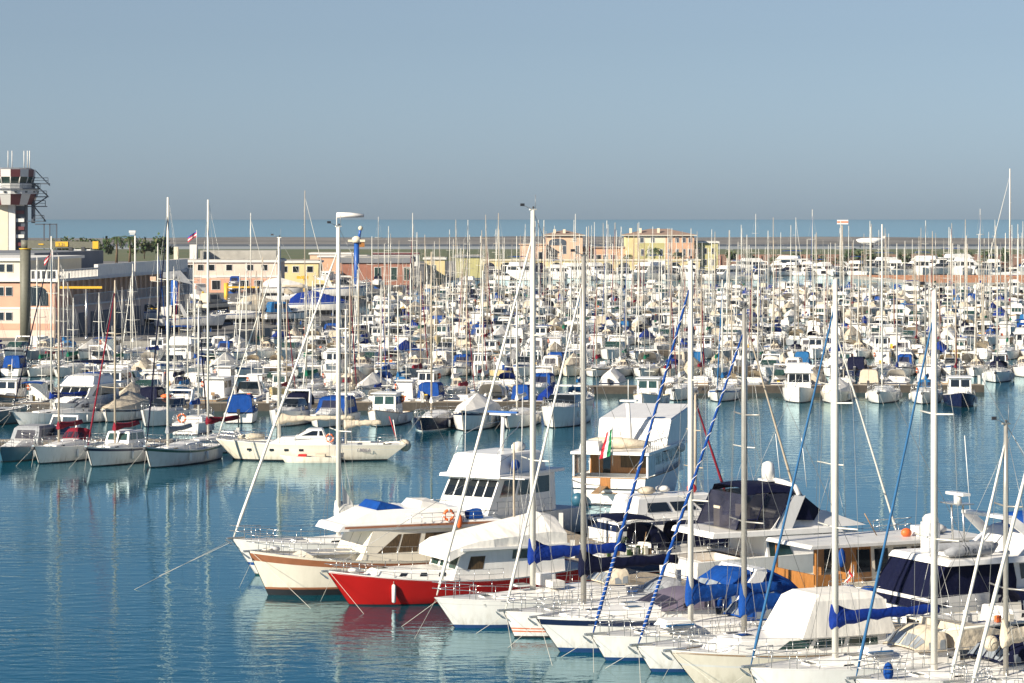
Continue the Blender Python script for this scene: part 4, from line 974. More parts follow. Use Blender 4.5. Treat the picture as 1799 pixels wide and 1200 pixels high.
# ------------------------------------------------------------ smaller boats: builders for each kind
def mk_sail(desc,L=9.5,B=3.1,Hm=12.5,hull='white',cover='c_blue',jib=None,hood='c_blue',mk='mast_white',det=1,stripe=None,anti='antifoul_black',bim=None,name='sailboat',zs=None,win='glass',rm=.085,fend=True,um=.6,jr=.075,spr=2,coverh=.32,rx=None):
    zs=zs or (1.25,.95,.95); H=Hull(L,B,*zs,over=L*.08,tr=.75); b=Boat(name,desc,'sailboat',H)
    st=[(.8,.93,stripe)] if stripe else []
    b.hull_parts(hull,anti,None,st,n=12 if det else 7,cock=(.06,.28),cw=.7,cm='cock_floor')
    b.roof(.29,.76,B*.31,.42,n=6 if det else 3)
    if det or True: b.roof_win(-L*.17,L*.2,.3,.75,win)
    b.mast(um,Hm,rm,m=mk,spr=spr,det=det,jib=jib,jibr=jr,boomL=L*.36,cover=cover,coverh=coverh,boomz=1.2,zb=zs[1]+.42,back=det>0)
    if hood: b.hood(-L*.22,-L*.08,B*.32,zs[1]+.35,.85,hood,'tint_vinyl' if det else None)
    if bim: b.bimini(-L*.42,-L*.24,B*.36,zs[2]+1.75,bim,zs[2] if det else None)
    if det: 
        b.rails(n=6,h=.6,wires=2,r=.016)
        if fend: b.fenders((.35,.6),1,l=.5); b.fenders((.45,),-1,l=.5)
        b.line((H.x(1)-.1,0,H.z(1)),(H.x(1)+1.6,.7,-.1),.011); b.line((H.x(1)-.1,0,H.z(1)),(H.x(1)+1.6,-.7,-.1),.011)
        mb=MB(); mb.box(H.x(1)-.5,H.x(1)+.2,-.1,.1,H.z(1),H.z(1)+.1,'steel'); mb.ball((H.x(1)+.2,0,H.z(1)-.15),(.12,.18,.16),'dark_gear',6,4); b.part('anchor',mb)
    b.desc=desc; return b
def mk_motor(desc,kind='pilot',L=8,B=2.9,hull='white',cov='c_blue',det=1,stripe=None,anti='antifoul_black',house='white',win='glass',name='motorboat',zs=None,rail=None,extra=None):
    n=12 if det else 7
    D=dict(pilot=(1.45,.95,.85),canopy=(1.2,.95,.85),express=(1.5,1.2,1.05),fly=(1.9,1.5,1.25),covered=(1.2,.95,.9),open=(.9,.7,.6))
    zs=zs or D[kind]; H=Hull(L,B,*zs,over=L*.07,tr=.88,p=2.5); b=Boat(name,desc,'motorboat',H); z1=zs[1]
    st=[(.8,.95,stripe)] if stripe else []
    b.hull_parts(hull,anti,None,st,n=n,cock=(.03,.36),cw=B*.36,rail=rail,cm='cock_floor')
    if kind=='pilot':
        k=Block(L*.1,L*.36,B*.33,z1,z1+.5,rf=L*.1,ra=0,ty=.9,hf=B*.2,z0f=z1+.2,z1f=z1+.5); mb=MB(); k.add(mb,house); b.part('cuddy',mb)
        k=Block(-L*.16,L*.14,B*.36,z1-.1,z1+1.75,rf=.25,ra=0,ty=.93); mb=MB(); k.add(mb,house); ho=b.part('wheelhouse',mb)
        for u in (.08,.54): mb=MB(); k.win(mb,'front',u,u+.38,.52,.88,win); b.part('window',mb,ho)
        for f in ('port','stbd'):
            for u in ((.1,.55)): mb=MB(); k.win(mb,f,u,u+.35,.5,.86,win); b.part('window',mb,ho)
        mb=MB(); Block(-L*.2,L*.15,B*.39,z1+1.75,z1+1.84,rf=.05,ra=0,ty=1).add(mb,house,bev=.02); b.part('roof',mb)
        if extra=='awning': b.bimini(-L*.46,-L*.2,B*.4,z1+1.75,cov,z1 if det else None)
        if extra=='tarp': 
            mb=MB(); mb.box(-L*.42,-L*.17,-B*.38,B*.38,z1-.1,z1+1.1,cov); b.part('canvas_cover',mb)
        if det: mb=MB(); mb.tube([(0,0,z1+1.8),(-.1,0,z1+3.3)],.03,'mast_white',5); mb.box(-.1,.1,-.5,.5,z1+2.4,z1+2.45,'mast_white'); b.part('signal_mast',mb)
        b.ring((-L*.16,B*.37,z1+1.2),'y',.25) if det else None
    if kind=='canopy':
        k=Block(-L*.02,L*.34,B*.38,z1,z1+.55,rf=L*.16,ra=0,ty=.85,hf=B*.2,z0f=z1+.15,z1f=z1+.5); mb=MB(); k.add(mb,house); ho=b.part('cuddy',mb)
        mb=MB(); k.win(mb,'port',.15,.5,.35,.8,win); k.win(mb,'stbd',.15,.5,.35,.8,win); b.part('window',mb,ho)
        k=Block(-L*.42,L*.04,B*.42,z1,z1+1.45,rf=.75,ra=.25,ty=.84); mb=MB(); k.add(mb,cov,bev=.18); co_=b.part('canopy',mb)
        if det:
            for f in ('front','port','stbd'): 
                mb=MB(); k.win(mb,f,.15,.85,.35,.8,'tint_vinyl'); b.part('vinyl_window',mb,co_)
    if kind=='express':
        k=Block(-L*.05,L*.4,B*.42,z1,z1+.5,rf=L*.25,ra=0,ty=.85,hf=B*.24,z0f=z1+.15,z1f=z1+.4); mb=MB(); k.add(mb,house,bev=.1); b.part('foredeck_cabin',mb)
        k=Block(-L*.12,L*.16,B*.42,z1+.4,z1+1.05,rf=.95,ra=0,ty=.82,hf=B*.36); mb=MB(); k.add(mb,win,top='white'); b.part('windscreen',mb)
        mb=MB()
        for sd in (1,-1): mb.hexa([(-L*.24,sd*B*.42-.05,z1),(-L*.16,sd*B*.42-.05,z1),(-L*.16,sd*B*.42+.05,z1),(-L*.24,sd*B*.42+.05,z1),(-L*.32,sd*B*.36-.05,z1+1.6),(-L*.27,sd*B*.36-.05,z1+1.6),(-L*.27,sd*B*.36+.05,z1+1.6),(-L*.32,sd*B*.36+.05,z1+1.6)],'white')
        mb.box(-L*.32,-L*.27,-B*.37,B*.37,z1+1.58,z1+1.72,'white'); b.part('radar_arch',mb)
        if cov: b.hood(-L*.42,-L*.12,B*.38,z1+.3,1.2,cov,None,name='cockpit_canopy')
        if det: b.rails(.45,.98,.55,n=5,pushpit=False)
    if kind=='fly':
        k=Block(-L*.28,L*.28,B*.42,z1,z1+1.6,rf=L*.13,ra=0,ty=.93,hf=B*.36); mb=MB(); k.add(mb,house); ho=b.part('deckhouse',mb)
        for u in (.05,.36,.67): mb=MB(); k.win(mb,'front',u,u+.28,.45,.92,win); b.part('window',mb,ho)
        for f in ('port','stbd'):
            mb=MB(); k.win(mb,f,.1,.85,.45,.88,win,.0,-.08); b.part('window',mb,ho)
        mb=MB(); Block(-L*.4,L*.18,B*.44,z1+1.6,z1+1.75,rf=.2,ra=0,ty=1).add(mb,'white',bev=.03); b.part('flybridge_deck',mb)
        k=Block(-L*.22,L*.15,B*.38,z1+1.75,z1+2.5,rf=.7,ra=.2,ty=.88); mb=MB(); k.add(mb,'white',bev=.12); b.part('flybridge_coaming',mb)
        if cov: b.bimini(-L*.28,L*.06,B*.38,z1+3.6,cov,z1+2.4 if det else None)
        if det: b.rails(.4,.98,.65,n=6,pushpit=False)
    if kind=='covered':
        mb=MB(); rings=[]
        for t,hh in ((0,.55),(.12,1.2),(.4,1.55),(.6,1.1),(.85,.5),(.98,.12)):
            u=lerp(.02,.98,t); x=H.x(u); w_=H.b(u)*.98+.03; z=H.z(u)-.02
            rings.append([(x,-w_,z-.15),(x,-w_*.8,z+hh*.45),(x,0,z+hh),(x,w_*.8,z+hh*.45),(x,w_,z-.15)])
        mb.loft(rings,cov,closed=False,sm=False); mb.poly(rings[0][::-1],cov); b.part('canvas_cover',mb)
    if kind=='open':
        mb=MB(); mb.box(-.3,.4,-.35,.35,z1-.2,z1+.55,'white'); b.part('console',mb)
        mb=MB()
        for x in (-L*.28,L*.2): mb.box(x-.18,x+.18,-B*.36,B*.36,z1-.2,z1-.02,'teak')
        b.part('seat',mb)
        b.outboard(-L/2-.1,0,zs[2]-.1,1.1)
    if det and kind in('pilot','canopy','express','covered'):
        b.fenders((.4,.65),1,l=.45); b.line((H.x(1)-.1,0,H.z(1)),(H.x(1)+1.5,.6,-.1),.011)
        if kind in ('canopy','covered'): b.outboard(-L/2-.15,0,zs[2],1.1)
        if kind in ('pilot','canopy'): b.rails(.5,.98,.5,n=5,pushpit=False)
    b.desc=desc; return b
def children_of(o): return [c for c in o.children]
def copy_tree(o,parent=None):
    c=o.copy(); C.objects.link(c)
    if parent: c.parent=parent
    for ch in children_of(o): copy_tree(ch,c)
    return c
def put(b,px=None,wl=None,head=(-.25,-.97),label=None,group=None,X=None,Y=None):
    """put a boat with its waterline bow at a photo pixel (or X, Y)"""
    if X is None:
        p=at(px,wl,z=0); X,Y=p.x,p.y
    h=Vector((head[0],head[1])).normalized(); o=(X-h.x*(b.h.L/2-b.h.over),Y-h.y*(b.h.L/2-b.h.over))
    b.e.location=(o[0],o[1],0); b.e.rotation_euler=(0,0,yaw_of(*h))
    if label: b.e['label']=label
    if group: b.e['group']=group
    return b
NS=15; NMt=12   # individuals so far
# ---- left front row
GL='boats in the front row at the left pontoon'; HL=(-.36,-.93)
put(mk_motor('beige','express',8.2,3.0,'cream',None,house='cream'),48,806,(-.35,-.93),'small beige cabin cruiser, its bow curling low, left of the burgundy-hooded sailboat',GL)
put(mk_sail('',9.3,3.1,15.2,'white','c_burgundy',None,'c_burgundy','mast_tan',um=.62,fend=True,spr=1,zs=(1.35,1.1,1.05)),70,815,HL,'white sailboat with burgundy sprayhood in the left front row',GL)
b=put(mk_sail('',9.8,3.3,13.5,'white','c_burgundy','c_burgundy',None,'mast_tan',um=.58,stripe='navy_stripe',zs=(1.5,1.15,1.1)),163,820,HL,'white sailboat with red boom cover, red furled jib and glazed wheelhouse',GL)
k=Block(-2.2,.6,1.0,1.4,2.3,rf=.4,ra=.2,ty=.88); mb=MB(); k.add(mb,'white'); ho=b.part('wheelhouse',mb)
for f,u0,u1 in (('front',.08,.46),('front',.54,.92),('port',.08,.46),('port',.54,.92)): mb=MB(); k.win(mb,f,u0,u1,.3,.85,'glass_green'); b.part('window',mb,ho)
mb=MB(); mb.ball((-1.2,1.75,.8),(.3,.12,.4),'redplastic',6,4); b.part('red_fender',mb)
put(mk_sail('',9.9,3.2,19.6,'offwhite','c_grey','c_navy',None,'mast_white',um=.66,stripe='green_hull',zs=(1.6,1.05,1.1),rm=.11),266,822,HL,'white double-ended sailboat with green rail and the tallest mast at left',GL)
put(mk_sail('',9.5,3.0,19.5,'white','c_burgundy',None,None,'mast_white',um=.6,rm=.1),318,800,(-.6,-.8),'white sailboat tucked behind the green-railed one, with long red boom cover',GL)
b=put(mk_sail('',8.6,3.0,11,'white','c_blue','c_navy',None,'mast_white',um=.62),356,755,(.1,.99),'small stern-on sailboat carrying an orange lifebuoy left of the long ketch',GL); b.ring((-4.25,.3,1.4),'x',.33)
b.e.location.y+=2
put(mk_sail('',9.0,3.0,13.5,'teal_hull','c_blue',None,None,'mast_tan',um=.55,zs=(1.5,1.15,1.1)),38,742,(.75,.66),'dark teal sailboat with its bow poking in at the left edge',GL)
put(mk_motor('','canopy',8.0,2.9,'teal_hull','c_grey'),6,812,(-.3,-.95),'teal hulled boat with a grey canopy cut by the left edge in the front row',GL)
put(mk_motor('','open',5.5,2.1,'grey_hull'),26,800,(-.2,-.98),'small grey tender cut by the left edge under the teal bow',GL)
put(mk_sail('',10.5,3.3,16.5,'white','c_royal','c_navy','c_grey','mast_white',um=.6),35,748,(-.7,-.7),'white sailboat with radar-grey hood and portlights left of the big flybridge yacht',GL,Y=None)
b=put(mk_motor('','fly',12,4.2,'white','c_navy',house='white',name='motor_yacht'),105,744,(-.3,-.95),'big white flybridge yacht with dark windscreen and navy bimini in the left second row',GL)
b.e['category']='motor yacht'
put(mk_motor('','covered',10,3.6,'white','c_beige',stripe='navy_stripe'),190,742,(-.2,-.98),'yacht shrouded in a tall beige cover right of the white flybridge yacht',GL)
b=put(mk_motor('','express',9,3.3,'white',None),258,750,(-.35,-.93),'white motorboat with an orange raft on its cabin roof',GL); mb=MB(); mb.ball((.2,0,2.45),(.6,.5,.2),'orange'); b.part('raft',mb)
# ---- nearest row of the main basin, each by hand (bow waterline pixel)
G3='boats along the nearest pontoon of the main basin'
HF=(-.22,-.975)
ROW1=[
 (mk_motor('','canopy',7,2.8,'white','c_blue'),432,735,(0,1),'boat under a square bright blue canvas at the end of the left pontoon'),
 (mk_motor('','express',8.5,3.1,'white','c_navy'),488,750,HF,'small white express boat with dark windows right of the square blue canopy'),
 (mk_motor('','canopy',9,3.2,'white','c_blue',house='white'),560,752,HF,'white hardtop cruiser with blue windscreen cover beside the tall left mast'),
 (mk_motor('','pilot',8,3.0,'white','c_blue',rail='teak',win='glass_green'),662,750,HF,'white wheelhouse boat with two green-tinted panes and brown rail'),
 (mk_sail('',10,3.2,15.2,'navy','c_white',None,None,'mast_tan',um=.6,anti='white'),742,758,HF,'navy hulled sailboat with pale boot stripe left of the white-tented boat'),
 (mk_motor('','covered',9.5,3.5,'white','c_white',stripe='navy_stripe',zs=(1.7,1.4,1.3)),815,757,HF,'white boat with navy sheer stripe under a tall white tent'),
 (mk_sail('',9.5,3.1,12.5,'white','c_white',None,None,'mast_white',um=.55),893,753,HF,'white sailboat between the tented boat and the large express cruiser'),
 (mk_motor('','express',10,3.6,'white',None,zs=(1.9,1.6,1.3),win='glass'),973,752,HF,'large white express cruiser with black windscreen ahead of the stern-on yacht'),
 (mk_motor('','pilot',8.5,3.0,'white','c_blue',rail='ochre_hull',win='glass_green'),1130,718,HF,'white wheelhouse boat with ochre rail right of the flying bridge'),
 (mk_sail('',8.5,2.9,11.5,'white','c_white',None,None,'mast_white'),1186,704,HF,'plain white sailboat right of the ochre-railed wheelhouse boat'),
 (mk_sail('',8.8,2.9,12,'white','c_lightblue','c_lightblue',None,'mast_white',stripe='blue_stripe'),1262,706,HF,'white sailboat with a blue band round its hull in the nearest row'),
 (mk_motor('','fly',9,3.2,'white',None,name='motorboat',zs=(1.6,1.2,1.1)),1405,708,(-.08,-1),'cream cruiser with two rows of front windows, bow straight at the viewer'),
 (mk_motor('','covered',8,3.0,'cream','c_white'),1462,708,HF,'cream motorboat under a white cover between two thick masts'),
 (mk_sail('',9.6,3.2,17.5,'white','c_white',None,None,'mast_white',rm=.1),1545,709,HF,'white sailboat with the tallest pale mast in the right near row'),
 (mk_sail('',9.0,3.1,12.5,'white','c_lightblue',None,'c_lightblue','mast_alu'),1622,710,HF,'white sailboat with pale blue dodger left of the navy pilot boat'),
 (mk_motor('','pilot',8.6,3.1,'navy','c_blue'),1690,716,(-.1,-1),'navy hulled pilot boat with white wheelhouse at the right pontoon'),
 (mk_sail('',9.6,3.2,15,'white','c_navy',None,'c_navy','mast_white'),1750,672,HF,'white sailboat with navy sprayhood alone at the pontoon end far right'),
]
for b,px,wl,hd,lab in ROW1: put(b,px,wl,hd,lab,G3)
NS+=14; NMt+=16
# ---- second line behind it
pontoon((-52,266),(6,270),2.4,'concrete pontoon carrying the square blue canopy boat, left middle')
pontoon((7,294),(49,297),2.4,'long pontoon behind the nearest row at right')
pontoon((-48,291),(2,293),2.2,'pontoon with small dinghies behind the left near row')
# ---- prototypes for the packed rows
random.seed(5)
PS1=[];PM1=[];PS0=[];PM0=[]
covs=['c_blue','c_royal','c_navy','c_white','c_beige','c_burgundy','c_lightblue','c_green']
cn={'c_blue':'blue','c_royal':'deep blue','c_navy':'navy','c_white':'white','c_beige':'beige','c_burgundy':'burgundy','c_lightblue':'pale blue','c_green':'green','c_grey':'grey'}
SV=[('white','c_blue',None,'c_blue','mast_white',None,11.5),('white','c_white','mast_white',None,'mast_white','blue_stripe',12.5),('cream','c_royal',None,'c_royal','mast_alu',None,10.5),
 ('white','c_beige','mast_white','c_beige','mast_tan',None,13.2),('navy','c_white',None,None,'mast_white',None,13.5),('white','c_navy','c_navy','c_navy','mast_white',None,12.2),
 ('white','c_burgundy','c_burgundy',None,'mast_tan','teak',12.0),('offwhite','c_lightblue',None,'c_lightblue','mast_white','blue_stripe',11.0),('white','c_green',None,None,'mast_alu',None,10.6),
 ('white','c_royal','c_blue','c_white','mast_white','navy_stripe',14.5),('grey_hull','c_white',None,'c_beige','mast_white',None,12.6)]
hn={'white':'white','cream':'cream','navy':'navy','offwhite':'pale grey','grey_hull':'grey','teal_hull':'teal','green_hull':'green','ochre_hull':'ochre','red':'red'}
for det,lst in ((1,PS1),(0,PS0)):
    for (hu,cv,jb,hd,mk,st,hm) in SV:
        d=f"{hn[hu]} sailboat with {cn[cv]} boom cover"
        lst.append(mk_sail(d,rnd.uniform(8,10)*(1 if det else 1.2),rnd.uniform(2.7,3.2)*(1 if det else 1.15),hm*(1 if det else 1.33),hu,cv,jb,hd,mk,det,st,fend=False,rm=.075,jr=.065))
MV=[('canopy','white','c_blue','blue canopy'),('canopy','white','c_white','white canopy'),('pilot','white',None,'square wheelhouse'),('express','white','c_navy','navy canopy'),('fly','white','c_blue','blue bimini'),
 ('covered','white','c_royal','deep blue cover'),('covered','cream','c_beige','beige cover'),('pilot','teal_hull',None,'white wheelhouse'),('express','white',None,'dark windscreen'),('fly','white',None,'open flybridge'),
 ('canopy','cream','c_beige','beige canopy'),('open','white',None,'bare cockpit'),('covered','white','c_white','white cover'),('pilot','ochre_hull','c_beige','beige awning'),('canopy','navy','c_navy','navy canopy'),('express','white','c_white','white hood'),('canopy','white','c_lightblue','pale blue canopy'),('pilot','white','c_blue','blue awning')]
for det,lst in ((1,PM1),(0,PM0)):
    for kd,hu,cv,nm in MV+(MV if not det else MV[:9]):
        d=f"{hn[hu]} motorboat with {nm}"; L=dict(fly=9.5,express=8.5,open=5.5,pilot=7.6,canopy=6.8,covered=7.0)[kd]*rnd.uniform(.88,1.14); zq=rnd.uniform(.88,1.15)
        q=mk_motor(d,kd,L,L*rnd.uniform(.33,.38),hu,cv,det,extra='awning' if 'awning' in nm else (rnd.choice([None,None,'tarp']) if cv else None),win=rnd.choice(['glass','glass_green']),stripe=rnd.choice([None,None,'navy_stripe','blue_stripe','teak']),zs=tuple(v*zq for v in dict(pilot=(1.45,.95,.85),canopy=(1.2,.95,.85),express=(1.5,1.2,1.05),fly=(1.9,1.5,1.25),covered=(1.2,.95,.9),open=(.9,.7,.6))[kd]))
        for _ in range(3):
            gm=MB(); gx=rnd.uniform(-.44,-.2)*L; gy=rnd.uniform(-.3,.3)*L*.3; gm.box(gx-.15,gx+.15,gy-.15,gy+.15,.5,rnd.uniform(1.0,1.5),rnd.choice(['white','orange','c_blue','dark_gear','cream','teak','yellow','c_grey'])); q.part('deck_box',gm)
        if rnd.random()<.5: am=MB(); ax=rnd.uniform(-.2,.1)*L; am.tube([(ax,0,1.2),(ax-.2,0,rnd.uniform(3.6,5.2))],.03,'white',3); q.part('aerial',am)
        lst.append(q)
used=set(); grp={}
def inst(b,X,Y,rz,s,label,group):
    if id(b) not in used: used.add(id(b)); r=b.e
    else: r=copy_tree(b.e)
    r.location=(X,Y,0); r.rotation_euler=(0,0,rz); r.scale=(s,s,s); r['label']=label; r['group']=group
    return r
def inpoly(x,y,P):
    c=False
    for i in range(len(P)):
        (x1,y1),(x2,y2)=P[i],P[i-1]
        if (y1>y)!=(y2>y) and x<(x2-x1)*(y-y1)/(y2-y1)+x1: c=not c
    return c
def tree_geo(b):
    out=[]
    def rec(o):
        if o.type=='MESH': out.append(o.data)
        for ch in o.children: rec(ch)
    rec(b.e); return out
far=[]   # farther boats merged
OR=['','1st','2nd','3rd']
def ordn(n): return OR[n] if n<4 else (f"{n}th" if n%100 in(11,12,13) or n%10 not in(1,2,3) else f"{n}{OR[n%10][1:]}")
ROWN=['second','third','fourth','fifth','sixth','seventh','eighth','ninth','tenth','eleventh']
cntS=cntM=0
rows=[(-50,6,268,1,0),(8,47,295.5,1,0),(-46,2,292,0,0),(-46,2,292,1,0)]
PY=[333,374,415,458,503,549,596,644,693]
def sub_row(X0,X1,Y,back,det,rowname,group):
    global cntS,cntM
    x=X0+rnd.uniform(0,2); n=0
    while x<X1:
        issail=rnd.random()<(.42 if Y<420 else .46); lst=(PS1 if det else PS0) if issail else (PM1 if det else PM0)
        b=rnd.choice(lst)
        if 'flybridge' in b.desc or 'bimini' in b.desc: b=rnd.choice(lst)
        for _ in range(2):
            if ('blue' in b.desc or 'navy' in b.desc) and rnd.random()<.45: b=rnd.choice(lst)
        s=(rnd.uniform(.82,1.05) if Y<420 else rnd.uniform(.72,1.0)) if not(issail and not det) else rnd.uniform(.62,.95) if Y<520 else rnd.uniform(.72,1.1)
        wd=b.h.B*s; x+=wd/2+.12; L=b.h.L*s; yy=Y+(1.5+L/2 if back else -(1.5+L/2))
        hx,hy=(-.20,-.98) if not back else (.20,.98)
        if rnd.random()<.12: hx,hy=-hx,-hy
        if inpoly(x,yy,LAND) or inpoly(x-3,yy+5,LAND) or rnd.random()<.04: x+=wd/2+.12; continue
        a=yaw_of(hx,hy)+rnd.uniform(-.07,.07); n+=1
        ok=(cntS<262) if issail else (cntM<262)
        if ok:
            if issail: cntS+=1
            else: cntM+=1
            inst(b,x,yy,a,s,f"{b.desc}, {ordn(n)} from left {rowname}".replace(" with "," with ",1),group)
        else: far.append((b,x,yy,a,s))
        x+=wd/2+.15
sub_row(-50,5,268,True,1,'behind the left near pontoon',G3); sub_row(9,47,295.5,True,1,'behind the right near pontoon',G3)
sub_row(-46,2,292,False,1,'before the dinghy pontoon',G3); sub_row(-46,2,292,True,1,'behind the dinghy pontoon',G3)
for i,Y in enumerate(PY):
    X0=-.185*Y; X1=.185*Y
    while inpoly(X0,Y,LAND) or inpoly(X0-2,Y+8,LAND): X0+=2
    pontoon((X0,Y),(X1,Y+1),2.2,f"{ROWN[i]} long pontoon of the packed basin, counting away from the open water")
    det=1 if Y<420 else 0
    g=f"boats packed along the {ROWN[i]} pontoon"
    sub_row(X0,X1,Y,False,det,f"near side {ROWN[i]} pontoon",g)
    sub_row(X0,X1,Y+1,True,det,f"far side {ROWN[i]} pontoon",g)
# merge farther boats into one mass
fm=MB(); cache={}
for b,X,Y,a,s in far:
    if id(b) not in cache:
        vs=[];fs=[]
        for me in tree_geo(b):
            k=len(vs); vs+=[v.co.copy() for v in me.vertices]; mn=[m.name for m in me.materials]
            fs+=[([k+i for i in p.vertices],mn[p.material_index],p.use_smooth) for p in me.polygons]
        cache[id(b)]=(vs,fs)
    vs,fs=cache[id(b)]; ca,sa=math.cos(a)*s,math.sin(a)*s; k=len(fm.v)
    fm.v+=[(X+v.x*ca-v.y*sa,Y+v.x*sa+v.y*ca,v.z*s) for v in vs]
    for idx,m_,sm in fs: fm.f.append(tuple(k+i for i in idx)); fm.m.append(fm.mi(m_)); fm.sm.append(sm)
if fm.f: tag(fm.build('moored_boats'),'dense mass of far moored boats and masts in front of the distant houses','boats',None,'stuff')
# ------------------------------------------------------------ large yachts at the far quay
GY='large yachts at the far quay'
YP=[mk_motor('white flybridge yacht','fly',15,4.6,'white',None,0,name='motor_yacht'),mk_motor('white yacht with blue bimini','fly',14,4.4,'white','c_blue',0,name='motor_yacht'),mk_motor('white express yacht','express',14,4.2,'white',None,0,name='motor_yacht'),mk_motor('white express yacht with navy canopy','express',13,4.0,'white','c_navy',0,name='motor_yacht')]
for q in YP: q.e['category']='motor yacht'
n=0
for rowY,x in ((842,-10),(868,-8),(906,76),(934,80)):
    lim=72 if rowY<900 else 172; rn={842:'front yacht row',868:'second yacht row',906:'right yacht row',934:'rear right yacht row'}[rowY]; n=0
    while x<lim:
        b=rnd.choice(YP+PS0[:2]+YP[2:]); s=rnd.uniform(.85,1.35) if lim<80 else rnd.uniform(.9,1.6); x+=b.h.B*s/2+.3; n+=1
        inst(b,x,rowY+rnd.uniform(-2,2),yaw_of(-.35,-.94)+rnd.uniform(-.5,.9),s,f"{b.desc}, {ordn(n)} in {rn} at the far quay",GY); x+=b.h.B*s/2+.4
        if rnd.random()<.12: x+=5
n=0; x=76
while x<165:
    b=rnd.choice(YP[:3]); s=rnd.uniform(1.1,1.6); x+=b.h.L*s*.3; n+=1
    inst(b,x,962+rnd.uniform(-4,4),rnd.choice([.3,PI-.3,-1.6]),s,f"{b.desc}, {ordn(n)} from left beneath the brown wall",GY); x+=b.h.L*s*.3
# tall mast yacht far right
b=mk_sail('',20,5.2,34,'white','c_white','mast_white',None,'mast_white',0,rm=.26,jr=.12); put(b,0,0,(-1,-.1),'very tall masted white sailing yacht near the right end of the far quay',GY,X=at(1740,0,900).x,Y=900)
b.h=b.h
# ------------------------------------------------------------ buildings
def bx(px,Y): return (px-900)*Y/F
def zy(py,Y): return CAMZ-(py-HOR)*Y/F
class Bld:
    def __init__(s,name,label,cat,X,Y,rz=0,group=None): s.e=empty(name,label,cat,(X,Y,0),rz,group); s.X=X; s.Y=Y
    def box(s,name,x0,x1,y0,y1,z0,z1,m,parent=None):
        mb=MB(); mb.box(x0,x1,y0,y1,z0,z1,m); return mb.build(name,parent or s.e)
    def wins(s,xs,z0,z1,w_,y,m='glass',shut=None,parent=None,frame='white_wall'):
        for x in xs:
            f=MB(); f.box(x-w_/2-.12,x+w_/2+.12,y-.06,y+.05,z0-.12,z1+.12,frame); fo=f.build('window',parent or s.e)
            p=MB(); p.box(x-w_/2,x+w_/2,y-.09,y-.05,z0,z1,m); p.build('pane',fo)
    def hip(s,name,x0,x1,y0,y1,z0,h,m='tile_roof',ov=.9):
        mb=MB(); x0-=ov;x1+=ov;y0-=ov;y1+=ov; d=min(x1-x0,y1-y0)/2; ym=(y0+y1)/2
        mb.box(x0,x1,y0,y1,z0,z0+.22,'cream_wall')
        a=[(x0,y0,z0+.22),(x1,y0,z0+.22),(x1,y1,z0+.22),(x0,y1,z0+.22)]; r1=(x0+d,ym,z0+h); r2=(x1-d,ym,z0+h)
        mb.poly([a[0],a[1],r2,r1],m); mb.poly([a[1],a[2],r2],m); mb.poly([a[2],a[3],r1,r2],m); mb.poly([a[3],a[0],r1],m); return mb.build(name,s.e)
def archpanel(mb,x0,x1,z0,z1,y,m,n=8,flat=.55):
    P=[(x0,y,z0),(x1,y,z0)]
    for i in range(n+1):
        t=PI*i/n; P.append(((x0+x1)/2+(x1-x0)/2*math.cos(t),y,lerp(z0,z1,flat)+(z1-lerp(z0,z1,flat))*math.sin(t)))
    Q=[(p[0],y-.12,p[2]) for p in P]; mb.poly(Q,m)
    for i in range(len(P)): j=(i+1)%len(P); mb.poly([P[i],P[j],Q[j],Q[i]],m)
# --- left club building (local x runs back along the shaded side, y points away left)
b=Bld('clubhouse','long two-storey pink clubhouse with arched corner, white balustrade and shaded gallery','building',-63.4,395,math.atan2(76,9.2))
w1=b.box('wall',0,77,0,45,1.5,5.6,'palepink_wall'); w2=b.box('corner_wall',0,7,.0,45,5.6,9.15,'coral_wall'); b.box('back_wall',7,77,2.6,45,5.6,9.3,'pink_wall')
b.box('gallery_floor',7,77.2,-.5,2.6,5.602,5.85,'white_wall'); b.box('roof_slab',-.4,77.4,-.6,45.3,9.3,9.7,'white_wall'); b.box('parapet',21,77.2,-.4,.2,9.7,11.4,'offwhite'); b.box('roof_deck',21.2,77,.3,45,9.7,10.2,'gravel_roof')
mb=MB()
for i in range(24): x=8+i*3.0; mb.box(x,x+.45,-.1,.35,5.85,9.3,'pink_wall')
mb.build('column',b.e)['kind']='stuff'
mb=MB()
for i in range(140): x=8+i*.5; mb.box(x-.04,x+.04,-.42,-.36,5.85,7.2,'white_wall')
mb.box(8,77,-.45,-.33,7.2,7.3,'white_wall'); mb.build('railing',b.e)
mb=MB()
for i in range(28): x=.4+i*.75; mb.box(x-.14,x+.14,-.5,-.3,9.7,10.8,'white_wall')
mb.box(0,21,-.55,-.25,10.8,10.95,'white_wall')
for i in range(7): y=-.3+i*.75; mb.box(-.3,-.1,y-.14,y+.14,9.7,10.8,'white_wall')
mb.box(-.32,-.08,-.5,4.6,10.8,10.95,'white_wall'); mb.build('balustrade',b.e)
b.box('upper_storey',.3,30,4.6,45,9.7,12.2,'cream_wall'); b.box('cornice',-.1,30.4,4.2,45.4,12.2,12.6,'white_wall'); b.box('upper_storey',30.6,70,12,40,10.2,12.9,'grey_roof')
for z0,z1 in ((10.6,11.8),(7.3,8.6),(3.9,5.1)):
    for y in (6.6,7.8,10.5): 
        f=MB(); f.box(-.08 if z0<10 else .22,.05 if z0<10 else .35,y-.5,y+.5,z0,z1,'white_wall'); fo=f.build('window',b.e); p=MB(); xx=-.1 if z0<10 else .2; p.box(xx-.03,xx+.02,y-.42,y+.42,z0+.08,z1-.08,'glass'); p.build('pane',fo)
mb=MB(); 
P=[(-.12,1.0,6.0),(-.12,4.4,6.0)]+[(-.12,2.7+1.7*math.cos(PI*i/8),7.4+1.35*math.sin(PI*i/8)) for i in range(9)]; mb.poly(P,'glass')
